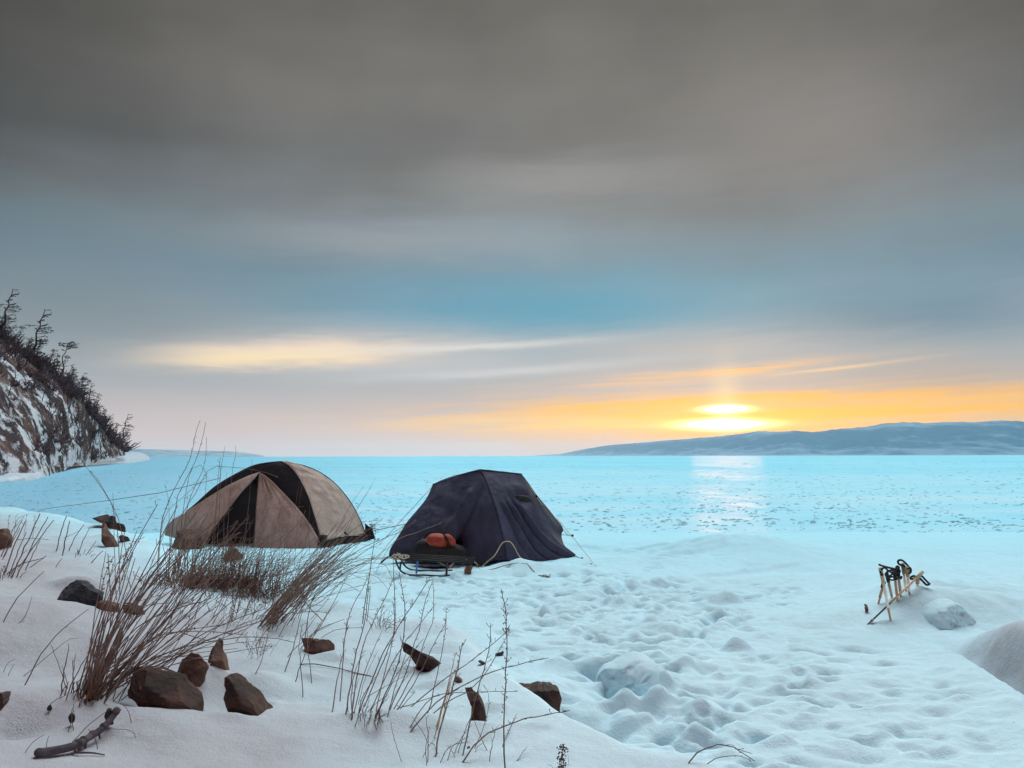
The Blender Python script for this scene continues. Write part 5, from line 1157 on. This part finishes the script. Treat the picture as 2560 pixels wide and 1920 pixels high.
w = bpy.data.worlds.new("World"); SC.world = w; w.use_nodes = True; nt = w.node_tree
bg = nt.nodes["Background"]
tc = nd(nt, "ShaderNodeTexCoord"); D = tc.outputs["Generated"]
sep = nd(nt, "ShaderNodeSeparateXYZ"); nt.links.new(D, sep.inputs[0])
K = 180 / math.pi
az = val(nt, 'MULTIPLY', val(nt, 'ARCTAN2', sep.outputs[0], sep.outputs[1]), K)
el = val(nt, 'MULTIPLY', val(nt, 'ARCSINE', sep.outputs[2]), K)
comb = nd(nt, "ShaderNodeCombineXYZ"); nt.links.new(val(nt, 'MULTIPLY', az, .035), comb.inputs[0])
nt.links.new(val(nt, 'MULTIPLY', val(nt, 'MULTIPLY_ADD', az, -.035, el), .22), comb.inputs[1])
SV = comb.outputs[0]
n_str = noi(nt, SV, 1.6, 6, .55, .3)          # long streaks
n_big = noi(nt, vmul(nt, SV, (1.3, .30, 1)), 1.5, 3, .5)
n_wsp = noi(nt, vmul(nt, SV, (2.2, 2.6, 1)), 2.0, 5, .6, .4)
s_ = val(nt, 'SUBTRACT', n_str, .5)
elw = val(nt, 'ADD', el, val(nt, 'MULTIPLY', s_, val(nt, 'MULTIPLY_ADD', el, .20, 1.2)))
base = ramp(nt, val(nt, 'MULTIPLY', elw, 1 / 60.0), [(p_ / 60, c_) for p_, c_ in (
    (0, (.72, .63, .61)), (1.5, (.68, .58, .57)), (3.2, (.57, .52, .53)), (5.2, (.43, .46, .49)), (7.2, (.36, .44, .49)), (9.4, (.37, .43, .48)), (10.8, (.23, .34, .42)),
    (12.6, (.185, .30, .375)), (15.4, (.205, .275, .315)), (18, (.205, .225, .235)), (21, (.162, .165, .163)), (25, (.182, .172, .157)), (31, (.142, .133, .117)), (38, (.13, .13, .13)), (60, (.15, .15, .15)))])
def gauss(c, s, tilt=0., pw=2.0, soft=None, dist=0.):
    """soft patch of cloud light: centre and half sizes in degrees of azimuth and elevation"""
    da = val(nt, 'SUBTRACT', az, c[0]); de = val(nt, 'SUBTRACT', el, c[1])
    if tilt: de = val(nt, 'SUBTRACT', de, val(nt, 'MULTIPLY', da, tilt))
    if dist: de = val(nt, 'ADD', de, val(nt, 'MULTIPLY', val(nt, 'SUBTRACT', n_wsp, .5), dist))
    q = val(nt, 'ADD', val(nt, 'POWER', val(nt, 'ABSOLUTE', val(nt, 'DIVIDE', da, s[0])), pw), val(nt, 'POWER', val(nt, 'ABSOLUTE', val(nt, 'DIVIDE', de, s[1])), 2.0))
    return val(nt, 'POWER', math.e, val(nt, 'MULTIPLY', q, -1.0))
def at_px(u, v): return az_el(u, v)
# large soft light and dark areas of the cloud deck
lum = val(nt, 'MULTIPLY_ADD', val(nt, 'SUBTRACT', n_big, .5), .8, 1.0)
corner = val(nt, 'SUBTRACT', 1.10, val(nt, 'MULTIPLY', val(nt, 'POWER', val(nt, 'ABSOLUTE', val(nt, 'DIVIDE', val(nt, 'SUBTRACT', az, 5), 38)), 2.0), .60))
upm = ramp(nt, val(nt, 'MULTIPLY', el, 1 / 60.0), [(.10, 0.0), (.30, 1.0)])
lum = val(nt, 'MULTIPLY', lum, corner)
lumf = val(nt, 'ADD', 1.0, val(nt, 'MULTIPLY', val(nt, 'SUBTRACT', lum, 1.0), upm))
cmb = nd(nt, "ShaderNodeCombineXYZ")
for i in range(3): nt.links.new(lumf, cmb.inputs[i])
sky = mixc(nt, 1.0, base, cmb.outputs[0], 'MULTIPLY')
def over(g, col, k=1.0):
    global sky
    f = val(nt, 'MULTIPLY', g, k, clamp=True) if k != 1.0 else g
    sky = mixc(nt, f, sky, col)
over(gauss(at_px(150, 760), (15, 4.0), .0, 2, dist=2), (.205, .255, .285), .75)
over(gauss(at_px(1450, 790), (16, 2.9), .0, 2, dist=2.6), (.085, .35, .50), 1.0)
over(gauss(at_px(2300, 800), (9, 2.0), .0, 2, dist=1.5), (.09, .23, .33), .8)
over(gauss(at_px(500, 860), (9, 1.5), .0, 2, dist=1.), (.20, .26, .30), .6)
over(gauss(at_px(1750, 870), (13, 1.2), -.02, 2, dist=1.6), (.46, .47, .49), .8)
over(gauss(at_px(2350, 950), (8, 1.8), .0, 2, dist=1.), (.42, .37, .34), .7)
over(gauss(at_px(1050, 915), (9, .7), .05, 2, dist=1.0), (.55, .57, .60), .7)
over(gauss(at_px(1350, 975), (12, 1.0), .06, 2, dist=1.2), (.44, .46, .50), .6)
over(gauss(at_px(2050, 320), (9, 4.0), .0, 2, dist=2.5), (.27, .25, .235), .8)
over(gauss(at_px(1420, 445), (10, 1.6), .0, 2, dist=2.), (.34, .335, .325), .7)
over(gauss(at_px(1000, 600), (12, 1.5), .02, 2, dist=2.), (.36, .38, .41), .6)
# bright lens cloud on the left
over(gauss(at_px(800, 878), (11.0, 1.35), .05, 2, dist=1.2), (.66, .60, .57), .85)
over(gauss(at_px(760, 880), (7.6, .78), .065, 2.2, dist=1.6), (.98, .76, .60), .95)
over(gauss(at_px(690, 893), (6.9, .58), .07, 2.6, dist=1.3), (1.0, .80, .50), 1.0)
over(gauss(at_px(1150, 868), (9, .32), .05, 2, dist=.7), (.78, .75, .72), .8)
over(gauss(at_px(1250, 930), (10, .35), .06, 2, dist=.7), (.66, .67, .70), .7)
n_st2 = noi(nt, vmul(nt, SV, (1.5, 5.5, 1)), 2.0, 5, .6, .3)
streak = ramp(nt, n_st2, [(.38, .40), (.58, 1.0)])
def overs(g, col, k=1.0): over(val(nt, 'MULTIPLY', g, streak), col, k)
# warm belt round the sun
overs(gauss((SUN_AZ - 1, SUN_EL - .2), (19, 2.4), .0, 2, dist=1.2), (.88, .56, .36), .85)
overs(gauss((SUN_AZ - 4, SUN_EL - .1), (11, 1.2), .015, 2, dist=1.3), (1.0, .55, .12), .9)
overs(gauss((SUN_AZ + 7, SUN_EL + .05), (14, 1.0), .03, 2, dist=.9), (1.0, .50, .0), 1.0)
overs(gauss((SUN_AZ + .5, SUN_EL - .35), (10, .75), .0, 2, dist=.4), (1.0, .56, .0), 1.0)
overs(gauss((SUN_AZ + 2, SUN_EL + .15), (17, 1.25), .01, 2, dist=1.2), (1.0, .48, .02), .85)
overs(gauss((SUN_AZ - 12, SUN_EL - .35), (13, .62), -.005, 2, dist=.8), (1.0, .68, .36), .85)
overs(gauss((SUN_AZ - 9, SUN_EL - .40), (10, .36), -.005, 2, dist=.5), (1.0, .66, .16), .9)
overs(gauss((SUN_AZ + 14, SUN_EL + .9), (9, .75), .01, 2, dist=1.1), (1.0, .50, .08), .95)
overs(gauss((SUN_AZ - 5, SUN_EL + .9), (8, .6), .02, 2, dist=.9), (1.0, .55, .08), .95)
overs(gauss((SUN_AZ + 1, SUN_EL + 1.25), (6.5, .28), .03, 2, dist=.5), (1.0, .54, .04), 1.0)
overs(gauss(at_px(1790, 932), (8, .50), .06, 2, dist=.8), (.95, .62, .40), .7)
overs(gauss(at_px(1750, 936), (6.5, .22), .07, 2, dist=.5), (1.0, .56, .16), .9)
overs(gauss(at_px(2080, 922), (4.5, .12), .085, 2, dist=.3), (1.0, .68, .36), .7)
overs(gauss(at_px(2300, 1000), (8, .28), .0, 2, dist=.6), (.95, .55, .16), .7)
overs(gauss((SUN_AZ + 4, SUN_EL + .75), (8, .2), .02, 2, dist=.8), (.60, .42, .26), .6)
over(gauss((SUN_AZ, SUN_EL + 1.0), (1.0, 2.6), .0, 2), (1.0, .78, .45), .5)     # sun pillar
glow = val(nt, 'ADD', gauss((SUN_AZ - .1, az_el(1815, 1061)[1]), (2.9, .40), .0, 1.5, dist=.15), gauss((SUN_AZ, az_el(1815, 1023)[1]), (1.6, .27), .0, 1.7, dist=.1))
wide = gauss((SUN_AZ, SUN_EL), (4.2, 1.3), .0, 1.4)
def emis(g, col, k):
    global sky
    c2 = nd(nt, "ShaderNodeVectorMath"); c2.operation = 'SCALE'; c2.inputs[0].default_value = col
    nt.links.new(val(nt, 'MULTIPLY', g, k), c2.inputs[3])
    sky = mixc(nt, 1.0, sky, c2.outputs[0], 'ADD')
emis(wide, (1, .42, .0), .30)
emis(gauss((SUN_AZ + 3, SUN_EL + .1), (14, 1.0), .0, 2, dist=.8), (1, .42, .0), .22)
emis(val(nt, 'POWER', glow, 2.2), (1, .84, .42), 11.0)
# unseen bright glow added overhead and behind the viewer to light snow and tents
dz_ = nd(nt, "ShaderNodeVectorMath"); dz_.operation = 'DOT_PRODUCT'; nt.links.new(D, dz_.inputs[0])
za, ze = R(10), R(58); dz_.inputs[1].default_value = (math.sin(za) * math.cos(ze), math.cos(za) * math.cos(ze), math.sin(ze))
zen = ramp(nt, dz_.outputs["Value"], [(.80, 0.0), (.985, 1.0)], 'EASE')
zen = val(nt, 'MULTIPLY', zen, ramp(nt, val(nt, 'MULTIPLY', el, 1 / 90.0), [(36 / 90, 0.0), (50 / 90, 1.0)], 'EASE'))
bk_ = ramp(nt, val(nt, 'MULTIPLY_ADD', sep.outputs[1], -.5, .5), [(.52, 0.0), (.80, 1.0)], 'EASE')
bk_ = val(nt, 'MULTIPLY', bk_, ramp(nt, val(nt, 'MULTIPLY', el, 1 / 90.0), [(0.0, .35), (.10, 1.0), (.30, 1.0), (.52, .15), (1.0, .0)]))
emis(zen, (.98, 1.05, 1.08), 7.6)
emis(bk_, (.98, .90, .91), 2.7)
low = val(nt, 'LESS_THAN', sep.outputs[2], -.01)
sky = mixc(nt, low, sky, (.30, .36, .40))
st_ = nd(nt, "ShaderNodeTexSky"); st_.sky_type = 'NISHITA'; st_.sun_disc = False
st_.sun_elevation = R(SUN_EL); st_.sun_rotation = R(SUN_AZ); st_.altitude = 450; st_.dust_density = 2.0
sk = nd(nt, "ShaderNodeVectorMath"); sk.operation = 'SCALE'; nt.links.new(st_.outputs[0], sk.inputs[0]); sk.inputs[3].default_value = .10
# the cloud deck covers most of the clear sky
sky = mixc(nt, .06, sky, sk.outputs[0], 'MIX')
nt.links.new(sky, bg.inputs[0]); bg.inputs[1].default_value = 1.0

sd_ = bpy.data.lights.new("sun", 'SUN'); sd_.energy = .9; sd_.angle = R(5.0); sd_.color = (1.0, .72, .42)
so = bpy.data.objects.new("sun", sd_); COL.objects.link(so)
dirv = Vector((math.sin(R(SUN_AZ)) * math.cos(R(SUN_EL)), math.cos(R(SUN_AZ)) * math.cos(R(SUN_EL)), math.sin(R(SUN_EL))))
so.rotation_euler = dirv.to_track_quat('Z', 'Y').to_euler()

SC.view_settings.view_transform = 'Standard'; SC.view_settings.look = 'None'; SC.view_settings.exposure = 0; SC.view_settings.gamma = 1
SC.cycles.use_denoising = True; SC.cycles.max_bounces = 6; SC.cycles.volume_bounces = 1; SC.cycles.transparent_max_bounces = 8
SC.cycles.caustics_reflective = False; SC.cycles.caustics_refractive = False; SC.cycles.sample_clamp_indirect = 6
